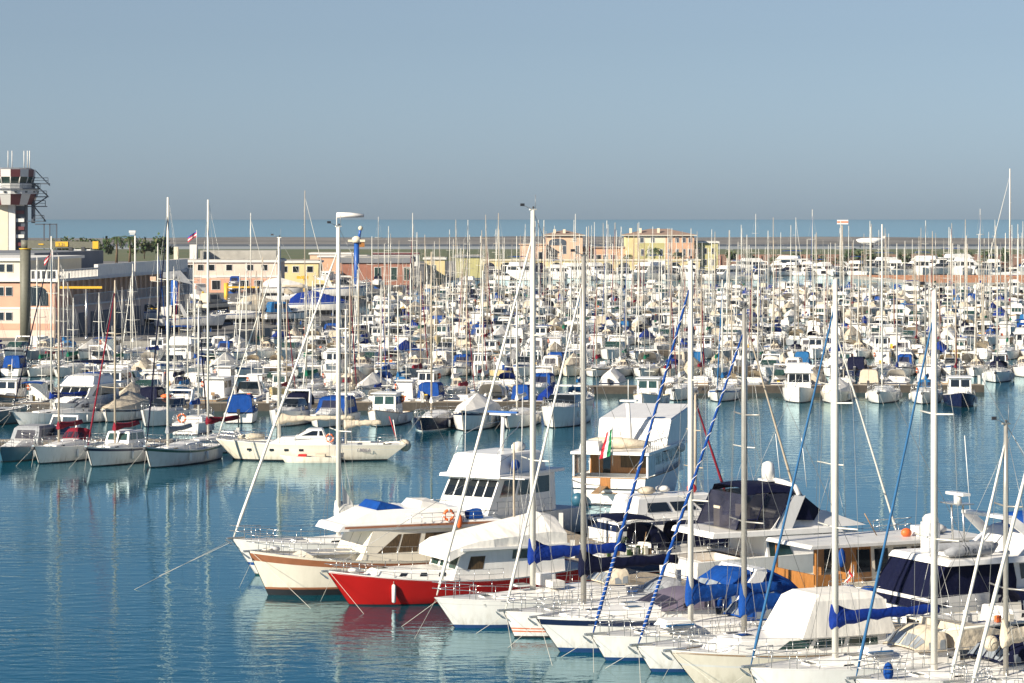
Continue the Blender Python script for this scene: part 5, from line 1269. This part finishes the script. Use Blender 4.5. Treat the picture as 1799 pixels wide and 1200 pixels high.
Q=[(-.05,p[1]+(.25 if p[1]>2.7 else -.25),p[2]+(.25 if p[2]>7.3 else 0)) for p in P]; mb.poly(Q,'orange_wall'); mb.build('arch_opening',b.e)
b.box('wall_band',-.06,0.0,-.0,45,5.5,5.75,'white_wall'); b.box('wall_band',-.05,.0,-.0,45,2.6,3.5,'coral_wall')
mb=MB()
for i in range(10):
    x=12+i*6.4; mb=MB(); mb.box(x,x+3.4,-.1,.05,1.6,4.6,'steel_dark'); mb.build('garage_door',b.e)
mb=MB(); mb.box(76,79,-1.0,6,5.6,9.9,'offwhite'); mb.box(78,84,3,9,1.5,8.5,'offwhite'); mb.build('stair_tower',b.e)
for i in range(7): b.wins([],0,1,1,0)
# --- control tower
Yt=640; cx=bx(18,Yt); t=Bld('control_tower','airport control tower with red and white chequered cab and outside stairs','tower',cx,Yt)
def Z(py): return zy(py,Yt)
def octo(r,z,k=16,ph=PI/16): return [(r*math.cos(ph+2*PI*i/k),r*math.sin(ph+2*PI*i/k),z) for i in range(k)]
def drum(mb,r0,r1,z0,z1,m):
    a,c_=octo(r0,z0),octo(r1,z1)
    for i in range(16):
        mb.poly([a[i],a[(i+1)%16],c_[(i+1)%16],c_[i]],m[i%len(m)] if isinstance(m,list) else m)
    mb.poly(c_,m if isinstance(m,str) else m[0]); mb.poly(a[::-1],m if isinstance(m,str) else m[0])
mb=MB(); mb.box(-6,0,-2.5,2.5,1.5,Z(358),'cream_wall'); mb.box(0,1.6,-2.4,2.5,1.5,Z(358),'white_wall'); mb.build('shaft',t.e)
mb=MB(); mb.box(1.6,3.6,-1.5,2.5,1.5,Z(358),'steel_dark'); 
for i in range(6): mb.box(1.7,3.5,-1.9,-1.5,Z(362+i*14),Z(356+i*14),['offwhite','maroon'][i%2])
mb.build('stair_core',t.e)
mb=MB(); drum(mb,5.2,6.3,Z(360),Z(341),['maroon','white_wall']); mb.build('chequered_ring',t.e)
mb=MB(); drum(mb,6.4,6.4,Z(341),Z(333),'offwhite'); mb.build('upper_ring',t.e)
mb=MB(); 
for i in range(16):
    a=2*PI*i/16; mb.box(6.2*math.cos(a)-.3,6.2*math.cos(a)+.3,6.2*math.sin(a)-.3,6.2*math.sin(a)+.3,Z(339),Z(336),'glass')
mb.build('vent_row',t.e)
mb=MB(); drum(mb,6.8,6.8,Z(333),Z(331),'grey_roof'); mb.build('balcony',t.e)
mb=MB()
for r in (Z(331)+.5,Z(331)+1.1): mb.tube(octo(6.7,r)+octo(6.7,r)[:1],.05,'steel_dark',4)
for p in octo(6.7,0): mb.tube([(p[0],p[1],Z(331)),(p[0],p[1],Z(331)+1.1)],.05,'steel_dark',4)
mb.build('balcony_rail',t.e)
mb=MB(); drum(mb,5.2,5.4,Z(331),Z(322),'offwhite'); drum(mb,4.9,5.5,Z(322),Z(311),'glass_green'); mb.build('cab',t.e)
mb=MB()
a_=octo(4.95,Z(322)); c_=octo(5.58,Z(311))
for p,q in zip(a_,c_): mb.tube([p,q],.12,'white_wall',4)
mb.build('mullion',t.e)
mb=MB(); drum(mb,5.6,5.7,Z(311),Z(298),['maroon','white_wall']); mb.build('cab_roof',t.e)
mb=MB(); drum(mb,5.3,4.6,Z(298),Z(295),'grey_roof'); mb.build('roof',t.e)
for px in (16,23,44,50,54):
    mb=MB(); x=(px-18)*Yt/F; mb.tube([(x,-1,Z(296)),(x,-1,Z(265))],.10,'white_wall',5); mb.build('antenna',t.e)
mb=MB(); x0,x1=5.6,8.8
for i,z in enumerate((Z(322),Z(345),Z(362),Z(388))):
    mb.box(4.0,x1-.3*i,-1.5,1.5,z-.2,z,'steel_dark')
    for xx in (x0,x1-.3*i): mb.tube([(xx,-1.5,z),(xx,-1.5,z+1.2)],.08,'steel_dark',4)
    mb.tube([(x0,-1.5,z+1.2),(x1-.3*i,-1.5,z+1.2)],.07,'steel_dark',4); mb.tube([(x0,-1.5,z+.6),(x1-.3*i,-1.5,z+.6)],.05,'steel_dark',4)
mb.tube([(x0,-1.4,Z(322)),(x1,-1.4,Z(345))],.14,'steel_dark',4); mb.tube([(x1,-1.4,Z(345)),(x0,-1.4,Z(362))],.14,'steel_dark',4); mb.tube([(x0,-1.4,Z(362)),(x1-.6,-1.4,Z(388))],.14,'steel_dark',4); mb.tube([(x0,1.2,Z(300)),(x1,1.2,Z(326))],.1,'steel_dark',4)
mb.box(5.0,5.5,-1.2,1.2,Z(392),Z(322),'steel_dark'); mb.build('outside_stairs',t.e)
# dark gantry frame right of tower
g=Bld('steel_frame','dark blue steel gantry frame standing right of the control tower','frame',bx(90,560),560)
mb=MB(); s_=560/F
for px in (78,88,100): mb.box((px-90)*s_-.12,(px-90)*s_+.12,-.1,.1,1.5,zy(393,560),'steel_dark')
mb.box(-(90-62)*s_,10*s_,-.1,.1,zy(395,560),zy(393,560),'steel_dark')
for i in range(5): mb.box((88-90)*s_+i*.25,(88-90)*s_+i*.25+.05,-.05,.05,zy(425,560),zy(395,560),'steel_dark')
mb.build('lattice',g.e)
# --- generic flat-roofed blocks
def flat(name,label,px0,px1,ytop,ybase,Y,wall,dep=14,roof='gravel_roof',cor='white_wall',floors=(),wm='glass',corh=.5,base=None,z0=1.5):
    x0,x1=bx(px0,Y),bx(px1,Y); cx=(x0+x1)/2; b=Bld(name,label,'building',cx,Y); zt=zy(ytop,Y); hw=(x1-x0)/2
    w_=b.box('wall',-hw,hw,0,dep,z0,zt,wall); b.box('cornice',-hw-.4,hw+.4,-.4,dep+.4,zt,zt+corh,cor); b.box('roof',-hw,hw,.2,dep-.2,zt+corh,zt+corh+.15,roof)
    for pxs,ya,yb,wpx in floors: b.wins([(p-900)*Y/F-cx for p in pxs],zy(yb,Y),zy(ya,Y),wpx*Y/F,0,wm)
    return b,cx,hw,zt
b,cx,hw,zt=flat('office_building','pink and white two-storey harbour office with blue-shuttered windows and roof turret',298,487,461,520,640,'palepink_wall',22,floors=((( 318,335,353,372,403,440,465),465,475,10),))
s_=640/F
b.box('wall_band',-hw-.2,hw+.3,-.15,0,zy(487,640),zy(484,640),'white_wall'); b.box('wall_band',-hw,hw,-.08,0,1.5,zy(489,640),'coral_wall')
b.box('stair_turret',(331-900)*s_-cx,(343-900)*s_-cx,3,6,zt,zy(430,640),'white_wall'); b.box('chimney',(303-900)*s_-cx,(310-900)*s_-cx,3,5,zt,zy(434,640),'cream_wall')
b.box('roof_terrace',(345-900)*s_-cx,(481-900)*s_-cx,8,20,zt+.6,zy(441,640),'gravel_roof')
b.wins([(p-900)*s_-cx for p in (380,430,455)],2.2,4.2,1.8,-.1,'glass')
flat('low_building','low yellow rendered workshop right of the pink harbour office',487,560,462,505,700,'yellow_wall',14,floors=(((500,520,545),468,478,10),))
flat('low_building','low orange building with white band behind the yellow workshop',560,645,452,480,860,'orange_wall',12)
flat('low_building','long low salmon roofed shed just left of the blue crane top',545,620,447,465,900,'pink_wall',12)
flat('brick_building','red brick boat hall with dark grey flat roof edge and three doors',600,722,462,508,715,'brick_wall',26,cor='grey_roof',corh=1.3,floors=(((664,692,716),470,492,11),),wm='glass_green')
flat('kiosk','small bright yellow kiosk with white flat roof and green window',746,782,456,500,740,'yellow_wall',8,floors=(((760,),466,480,12),),wm='glass_green')
flat('shed','low olive-brown timber shed with grey roof left of the distant villas',800,848,452,490,800,'olive_wall',10,cor='grey_roof')
flat('shed','grey plant shed with red bands behind the brick boat hall',655,735,447,456,1000,'offwhite',8,cor='maroon')
# arcade promenade with yellow arches
Ya=889; b=Bld('arcade','yellow arcade of dark arches along the far quay','arcade',bx(845,Ya),Ya)
L=bx(1230,Ya)-bx(845,Ya); mb=MB(); mb.box(0,L,0,4,1.5,5.0,'yellow_wall'); mb.build('wall',b.e); b.box('parapet',-.3,L+.3,-.3,.3,5.0,5.5,'cream_wall')
n=13
for i in range(n):
    x0=L*i/n+.9; x1=L*(i+1)/n-.9; mb=MB(); archpanel(mb,x0,x1,1.55,4.5,-.0,'glass' if i%3 else 'c_navy'); mb.build('arch_opening',b.e)
# villas
Yv=905; s_=Yv/F
def villa(label,px0,px1,yeave,yr,Y,walls,wins,dep=16,chim=()):
    x0,x1=bx(px0,Y),bx(px1,Y); cx=(x0+x1)/2; b=Bld('villa',label,'house',cx,Y); ze=zy(yeave,Y)
    for (a,c_,ya,yb,m) in walls: b.box('wall',bx(a,Y)-cx,bx(c_,Y)-cx,0,dep,zy(yb,Y),zy(ya,Y),m)
    b.hip('roof',x0-cx,x1-cx,0,dep,ze,zy(yr,Y)-ze)
    for pxs,ya,yb,w_ in wins: b.wins([(p-900)*Y/F-cx for p in pxs],zy(yb,Y),zy(ya,Y),w_*Y/F,0,'steel_dark')
    for p in chim: b.box('chimney',bx(p,Y)-cx-.4,bx(p,Y)-cx+.4,2,3.0,ze,zy(yr,Y)+.2,'cream_wall')
    return b,cx
b,cx=villa('pink villa with covered loggia under a low hipped tile roof',960,1024,414,404,Yv+3,[(960,1024,415,481,'pink_wall')],[((992,1015),432,446,6),((1010,),418,424,5)],chim=(975,992))
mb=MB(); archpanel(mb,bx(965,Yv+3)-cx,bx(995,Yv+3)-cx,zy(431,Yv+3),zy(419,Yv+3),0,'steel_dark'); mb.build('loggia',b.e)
flat('villa_wing','salmon flat-fronted wing with one yellow panel left of the loggia villa',914,960,430,481,Yv,'pink_wall',14,cor='pink_wall',corh=.2,floors=(((950,),443,457,7),))
flat('villa_wing','low terracotta link building with glazed bays between the two villas',1024,1100,436,481,Yv+6,'orange_wall',10,cor='tile_roof',corh=.4,floors=(((1040,1052,1064,1078),448,468,8),))
b,cx=villa('largest villa, yellow and coral halves under a broad hipped tile roof',1100,1220,414,402,Yv+2,[(1100,1124,415,481,'yellow_wall'),(1124,1170,415,427,'cream_wall'),(1124,1170,427,481,'olive_wall'),(1170,1220,415,462,'orange_wall'),(1170,1220,462,481,'stone_base')],
  [((1128,1147,1178,1190,1202,1213),418,426,6),((1129,1141,1162,1178,1190,1202,1213),438,449,5),((1135,1155),460,470,6)],chim=(1109,1126,1158))
flat('villa_wing','pale olive three-storey wing at the right end of the villas',1220,1262,427,481,Yv+5,'olive_wall',12,floors=(((1228,1240,1252),436,446,4),((1228,1240,1252),456,466,4)))
# brown wall on the right
Yw=992; b=Bld('retaining_wall','long brown rendered wall with paler buttresses behind the far yachts','wall',bx(1262,Yw),Yw)
L=bx(1830,Yw)-bx(1262,Yw); b.box('wall',0,L,0,2,1.2,zy(447,Yw),'brown_wall')
mb=MB()
for i in range(16): mb.box(L*i/16,L*i/16+1.0,-.4,0,1.2,zy(449,Yw),'brick_wall')
mb.build('buttress',b.e)
mb=MB(); prism(mb,[(bx(1625,780),762),(190,762),(190,866),(bx(1560,780),866)],-1,1.0,'concrete','orange_deck'); tag(mb.build('orange_quay'),kind='structure')
# ------------------------------------------------------------ palms, bushes
def palm(label,px,ybase,Y,h,group='palm trees by the far buildings'):
    e=empty('palm_tree',label,'palm tree',(bx(px,Y),Y,zy(ybase,Y)),0,group); r=random.Random(int(px))
    mb=MB(); mb.tube([(0,0,0),(.1,0,h*.5),(0,0,h)],[.28,.2,.18],'bark',6); mb.build('trunk',e)
    mb=MB()
    for i in range(26):
        a=2*PI*i/26*2.4+r.uniform(-.1,.1); L=h*.42*r.uniform(.8,1.1); up=r.uniform(.1,1.0); P=[]
        for k in range(6):
            t=k/5; P.append(Vector((math.cos(a)*L*t,math.sin(a)*L*t,h+L*(up*t-1.15*t*t))))
        pr=Vector((-math.sin(a),math.cos(a),0))
        for k in range(5):
            for sg in (1,-1):
                for m_ in range(2):
                    q=P[k].lerp(P[k+1],m_*.5); q2=P[k].lerp(P[k+1],m_*.5+.4); wl=.24*L*(1-abs(.45-k/5))
                    mb.poly([q,q2,q2+pr*sg*wl+Vector((0,0,-wl*.5))],'leaf' if (i+k)%3 else 'leaf_dry')
    mb.build('crown',e)
def bush(name,label,px,ybase,Y,w_,h,group,seed,m='leaf'):
    e=empty(name,label,'tree' if name=='tree' else 'shrub',(bx(px,Y),Y,zy(ybase,Y)),0,group); r=random.Random(seed)
    mb=MB(); mb.tube([(0,0,0),(0,0,h*.4)],[.15,.1],'bark',5)
    for k in range(3): a=k*2.1; mb.tube([(0,0,h*.3),(math.cos(a)*w_*.25,math.sin(a)*w_*.25,h*.7)],[.08,.03],'bark',4)
    mb.build('trunk',e)
    mb=MB(); cl=[(r.uniform(-.35,.35)*w_,r.uniform(-.3,.3)*w_,r.uniform(.35,.8)*h,r.uniform(.18,.32)) for _ in range(7)]
    for i in range(340):
        c=r.choice(cl); d=Vector((r.gauss(0,1),r.gauss(0,1),r.gauss(0,1))).normalized()*c[3]*min(w_,h)*r.random()**.4
        p=Vector(c[:3])+d; s_=r.uniform(.25,.55)*min(1.5,h/4); a=Vector((r.gauss(0,1),r.gauss(0,1),r.gauss(0,1))).normalized()*s_; q=Vector((r.gauss(0,1),r.gauss(0,1),r.gauss(0,1))).normalized()*s_
        mb.poly([p,p+a,p+a+q,p+q],m if i%4 else 'leaf_dry')
    mb.build('crown',e)
palm('palm with drooping fronds before the yellow and coral villa',1150,480,898,7.5); palm('shorter palm at the left corner of the large villa',1103,480,897,5.5); palm('palm in front of the coral villa half',1192,480,898,6.2)
palm('dark palm behind the clubhouse, left of the two',205,462,520,4.5,'dark palms behind the clubhouse'); palm('dark palm behind the clubhouse, right of the two',228,464,525,4.8,'dark palms behind the clubhouse')
for i,px in enumerate((1285,1322,1362,1398,1440,1478,1503,1536,1560,1592,1640,1668,1702,1738,1772)):
    bush('shrub',f"green bush along the top of the brown wall, {ordn(i+1)} from left",px,470,985,rnd.uniform(4,7),rnd.uniform(4.5,6.8),'bushes along the brown wall',i)
for i,px in enumerate((105,140,178,254,292)): bush('tree',f"low dark tree behind the clubhouse roof, {ordn(i+1)} from left",px,455,700,7,5.5,'low trees behind the clubhouse',40+i)
# ------------------------------------------------------------ cranes, poles, flags, aircraft
def crane(label,px,y0,y1,Y,wpx,m,build):
    b=Bld('pillar_crane',label,'crane',bx(px,Y),Y); s_=Y/F; r=wpx*s_/2
    mb=MB(); mb.tube([(0,0,1.2),(0,0,zy(y0,Y))],[r,r],m,16); mb.tube([(0,0,1.2),(0,0,1.9)],r*1.25,m,16); mb.build('pillar',b.e)
    build(b,lambda p:(p-px)*s_,lambda q:zy(q,Y),r); return b
def c1(b,x,z,r):
    mb=MB(); mb.tube([(0,0,z(438)),(0,0,z(436))],r*1.15,'crane_yellow',16); mb.build('collar',b.e)
    mb=MB(); mb.hexa([(x(50),-.5,z(436)),(x(168),-.4,z(436)),(x(168),.4,z(436)),(x(50),.5,z(436)),(x(50),-.5,z(422)),(x(168),-.4,z(425)),(x(168),.4,z(425)),(x(50),.5,z(422))],'crane_olive'); mb.tube([(0,0,z(436)),(0,0,z(422))],r*.8,'crane_olive',12); a=mb.build('jib_arm',b.e)
    mb=MB(); mb.box(x(99),x(121),-.56,-.5,z(433),z(424.5),'crane_yellow'); mb.box(x(164),x(174),-.5,.5,z(437),z(424),'crane_yellow'); mb.box(x(69),x(78),-.55,-.5,z(430),z(428),'crane_yellow'); mb.build('sign_plate',a)
    textmesh('3.2t',1.0*.62,'crane_olive',a,(x(103),-.58,z(432)),(R(90),0,0))
    mb=MB(); mb.box(x(122),x(160),-.3,.3,z(440),z(438),'offwhite'); mb.box(x(122),x(128),-.5,.5,z(441),z(434),'dark_gear'); mb.box(x(144),x(150),-.5,.5,z(441),z(434),'dark_gear'); mb.build('hoist_trolley',a)
crane('dark olive pillar crane with horizontal arm and yellow sign before the clubhouse',45,436,600,378,19,'crane_olive',c1)
def c2(b,x,z,r):
    mb=MB(); mb.tube([(0,0,z(490)),(0,0,z(481))],r*1.2,'c_grey',12); mb.hexa([(x(286),-.7,z(487)),(x(340),-.6,z(500)),(x(340),.6,z(500)),(x(286),.7,z(487)),(x(288),-.7,z(478)),(x(318),-.6,z(475)),(x(318),.6,z(475)),(x(288),.7,z(478))],'c_grey'); mb.build('crane_head',b.e)
    mb=MB(); mb.box(x(262),x(322),-.9,-.6,z(543),z(541),'crane_yellow'); mb.build('spreader_beam',b.e); mb=MB(); mb.box(x(265),x(275),-.5,.5,z(493),z(486),'pink_wall'); mb.build('counterweight',b.e)
crane('thick blue pillar crane with grey tarpaulined head at the clubhouse end',308,488,600,420,15,'crane_blue',c2)
def c3(b,x,z,r):
    mb=MB(); mb.tube([(0,0,z(426)),(0,0,z(418)),(0,0,z(415))],[r*1.9,r*1.7,r*.7],'cream_wall',12); mb.box(x(612),x(642),-.7,.7,z(425),z(421),'cream_wall'); mb.tube([(x(631),0,z(420)),(x(634),0,z(402))],.3,'crane_blue',8); mb.ball((x(634),0,z(401)),.55,'cream_wall'); mb.build('crane_head',b.e)
    mb=MB(); mb.box(x(632),x(641),-.5,.5,z(434),z(425),'varnish'); mb.build('hoist',b.e)
crane('blue pillar crane with cream cap and stub mast beside the brick hall',627,425,500,640,9,'crane_blue',c3)
crane('short orange-yellow post crane among yard boats at left',398,497,560,520,8,'crane_yellow',lambda b,x,z,r:(lambda mb:(mb.box(x(396),x(455),-.3,.3,z(506),z(503),'crane_yellow'),mb.build('jib_arm',b.e)))(MB()))
crane('yellow post crane in front of the red-trimmed yard boat',536,484,545,560,5,'crane_yellow',lambda b,x,z,r:(lambda mb:(mb.box(x(522),x(542),-.4,.4,z(490),z(485),'crane_yellow'),mb.build('jib_arm',b.e)))(MB()))
crane('thin yellow-armed crane in front of the shaded gallery',152,505,600,392,4,'steel',lambda b,x,z,r:(lambda mb:(mb.box(x(105),x(180),-.2,.2,z(507),z(503),'crane_yellow'),mb.build('jib_arm',b.e)))(MB()))
def flag(label,px,y0,y1,Y,w_,cols,cat='flag'):
    b=Bld('flagpole',label,cat,bx(px,Y),Y); mb=MB(); mb.tube([(0,0,zy(y1,Y)),(0,0,zy(y0,Y))],.06,'white_wall',5); mb.build('pole',b.e)
    mb=MB(); z=zy(y0,Y); n=len(cols)
    for i,m in enumerate(cols):
        for k in range(4):
            def P(a,c_): return (-a*w_/4,.25*math.sin(a*1.8),z-.2-a*.35-c_*w_*.6/n)
            mb.poly([P(k,i),P(k+1,i),P(k+1,i+1),P(k,i+1)],m)
    mb.build('cloth',b.e)
flag('red white and blue flag on the pink office turret',346,404,445,640,2.0,['flag_blue','flag_red','flag_white','flag_red'])
flag('small red and white flag by the clubhouse terrace',93,438,475,398,1.2,['flag_red','flag_white','flag_red'])
b=Bld('lamp_post','white lamp post with floodlights on the clubhouse gallery','lamp post',bx(238,430),430); s_=430/F
mb=MB(); mb.tube([(0,0,5.85),(0,0,zy(412,430))],.12,'white_wall',8); mb.build('pole',b.e); mb=MB(); mb.box(-.9,.1,-.4,.4,zy(409,430),zy(405,430),'offwhite'); mb.box(-.8,0,-.3,.3,zy(412,430),zy(410,430),'offwhite'); mb.build('floodlight',b.e)
b=Bld('windsock','long pale windsock streaming right from a pole above the marina','windsock',bx(592,760),760)
mb=MB(); mb.tube([(0,0,1.5),(0,0,zy(376,760))],.12,'white_wall',6); mb.build('pole',b.e); mb=MB(); mb.tube([(0,0,zy(378,760)),(3.5,0,zy(378,760)),(7.3,0,zy(379,760))],[.75,.72,.45],'flag_white',10); mb.build('sock',b.e)
b=Bld('beacon_post','post topped by a striped orange and white box at right','beacon',bx(1480,820),820)
mb=MB(); mb.tube([(0,0,-.5),(0,0,zy(396,820))],.2,'mast_tan',6); mb.build('post',b.e)
mb=MB(); z=zy(394,820)
for i in range(3): mb.box(-1.4,1.7,-.5,.5,z+i*.42,z+(i+1)*.42,['flag_white','orange','flag_white'][i])
mb.build('striped_box',b.e)
b=Bld('airplane','white parked airplane with its nose left on the airfield beyond the wall','airplane',bx(1530,1640),1640)
s_=1640/F; zc=zy(422.5,1640); mb=MB(); mb.tube([(-25*s_,0,zc+.4),(-22*s_,0,zc),(-15*s_,0,zc-.3),(8*s_,0,zc),(25*s_,0,zc+1.0)],[.2,1.0,1.7,1.6,.3],'white',12); mb.build('fuselage',b.e)
mb=MB(); mb.hexa([(-3,-14,zc-1.2),(1,-14,zc-1.2),(3,14,zc-1.2),(-3,14,zc-1.2),(-3,-14,zc-1),(1,-14,zc-1),(3,14,zc-1),(-3,14,zc-1)],'offwhite'); mb.build('wing',b.e)
mb=MB(); mb.hexa([(5.6,-.15,zc),(8,-.15,zc+.6),(8,.15,zc+.6),(5.6,.15,zc),(7.4,-.1,zc+2.6),(8.6,-.1,zc+2.6),(8.6,.1,zc+2.6),(7.4,.1,zc+2.6)],'white'); mb.build('tail_fin',b.e)
mb=MB()
for x,y in ((-6,0),(1,2),(1,-2)): mb.tube([(x,y,1.5),(x,y,zc-1)],.2,'dark_gear',6); mb.ball((x,y,1.95),.45,'rubber')
mb.build('landing_gear',b.e)
# ------------------------------------------------------------ boats ashore in the yard
GYD='boats hauled out in the yard'
yard=[(PM1[8],262,560,.2,1.0),(PM1[3],345,572,.4,1.1),(PM1[0],412,508,-1.6,1.2),(PM1[9],470,505,-1.8,1.1),(PS0[1],430,560,.3,1.0),(PM1[12],500,515,.1,1.3),(PM1[5],560,545,0,1.4),(PM1[8],600,520,.2,1.5),(PM1[2],350,525,2,1.1),
      (PM1[6],455,545,.4,1.1),(PS0[3],525,530,.2,1.2),(PM1[13],575,500,2.6,1.2),(PM1[10],380,540,1.0,1.1),(PM1[1],620,505,.3,1.2),(PM1[7],645,515,.6,1.0),(PS0[5],665,500,-1.5,1.0),(PM1[15],335,572,.2,1.1),(PM1[14],440,580,.15,1.1),(PM1[9],580,470,.1,1.2),(PM1[16],505,560,.5,1.1)]
for i,(pb,px,py,rz,s) in enumerate(yard):
    p=at(px,py,z=2.4)
    if not inpoly(p.x,p.y,LAND): continue
    r=inst(pb,p.x,p.y,rz,s,f"{pb.desc} propped ashore in the yard, {ordn(i+1)} of them counted",GYD); r.location.z=2.35
    mb=MB()
    for dx in (-1.8,1.8):
        mb.box(dx-.12,dx+.12,-1.0,1.0,-.85/s,-.3,'crane_blue')
        for sg in (1,-1): mb.tube([(dx,sg*1.2,-.85/s),(dx,sg*.9,.1)],.06,'steel_dark',4)
    mb.build('cradle',r)
b=put(mk_motor('','covered',9,3.2,'white','c_white',stripe='orange_stripe'),0,0,(1,-.1),'pale boat with thin red line lying at the foot of the clubhouse',GYD,X=at(150,575,388).x,Y=381); b.e.location.z=0
# leftover prototypes that were never placed
def kill(o):
    for ch in list(o.children): kill(ch)
    bpy.data.objects.remove(o)
for q in PS1+PM1+PS0+PM0+YP:
    if id(q) not in used: kill(q.e)
print('individual packed boats: sail',cntS,'motor',cntM,'merged',len(far))

hz=bpy.data.materials.new('haze'); hz.use_nodes=True; n=hz.node_tree; n.nodes.remove(n.nodes['Principled BSDF'])
pv=n.nodes.new('ShaderNodeVolumePrincipled'); pv.inputs['Color'].default_value=(.85,.92,1.0,1); pv.inputs['Density'].default_value=.000045; pv.inputs['Anisotropy'].default_value=.2
n.links.new(pv.outputs[0],n.nodes['Material Output'].inputs['Volume']); MATS['haze']=hz
mb=MB(); mb.box(-1050,1050,-30,2300,-3,48,'haze'); tag(mb.build('haze'),'thin sea haze over the harbour','haze',None,'stuff')
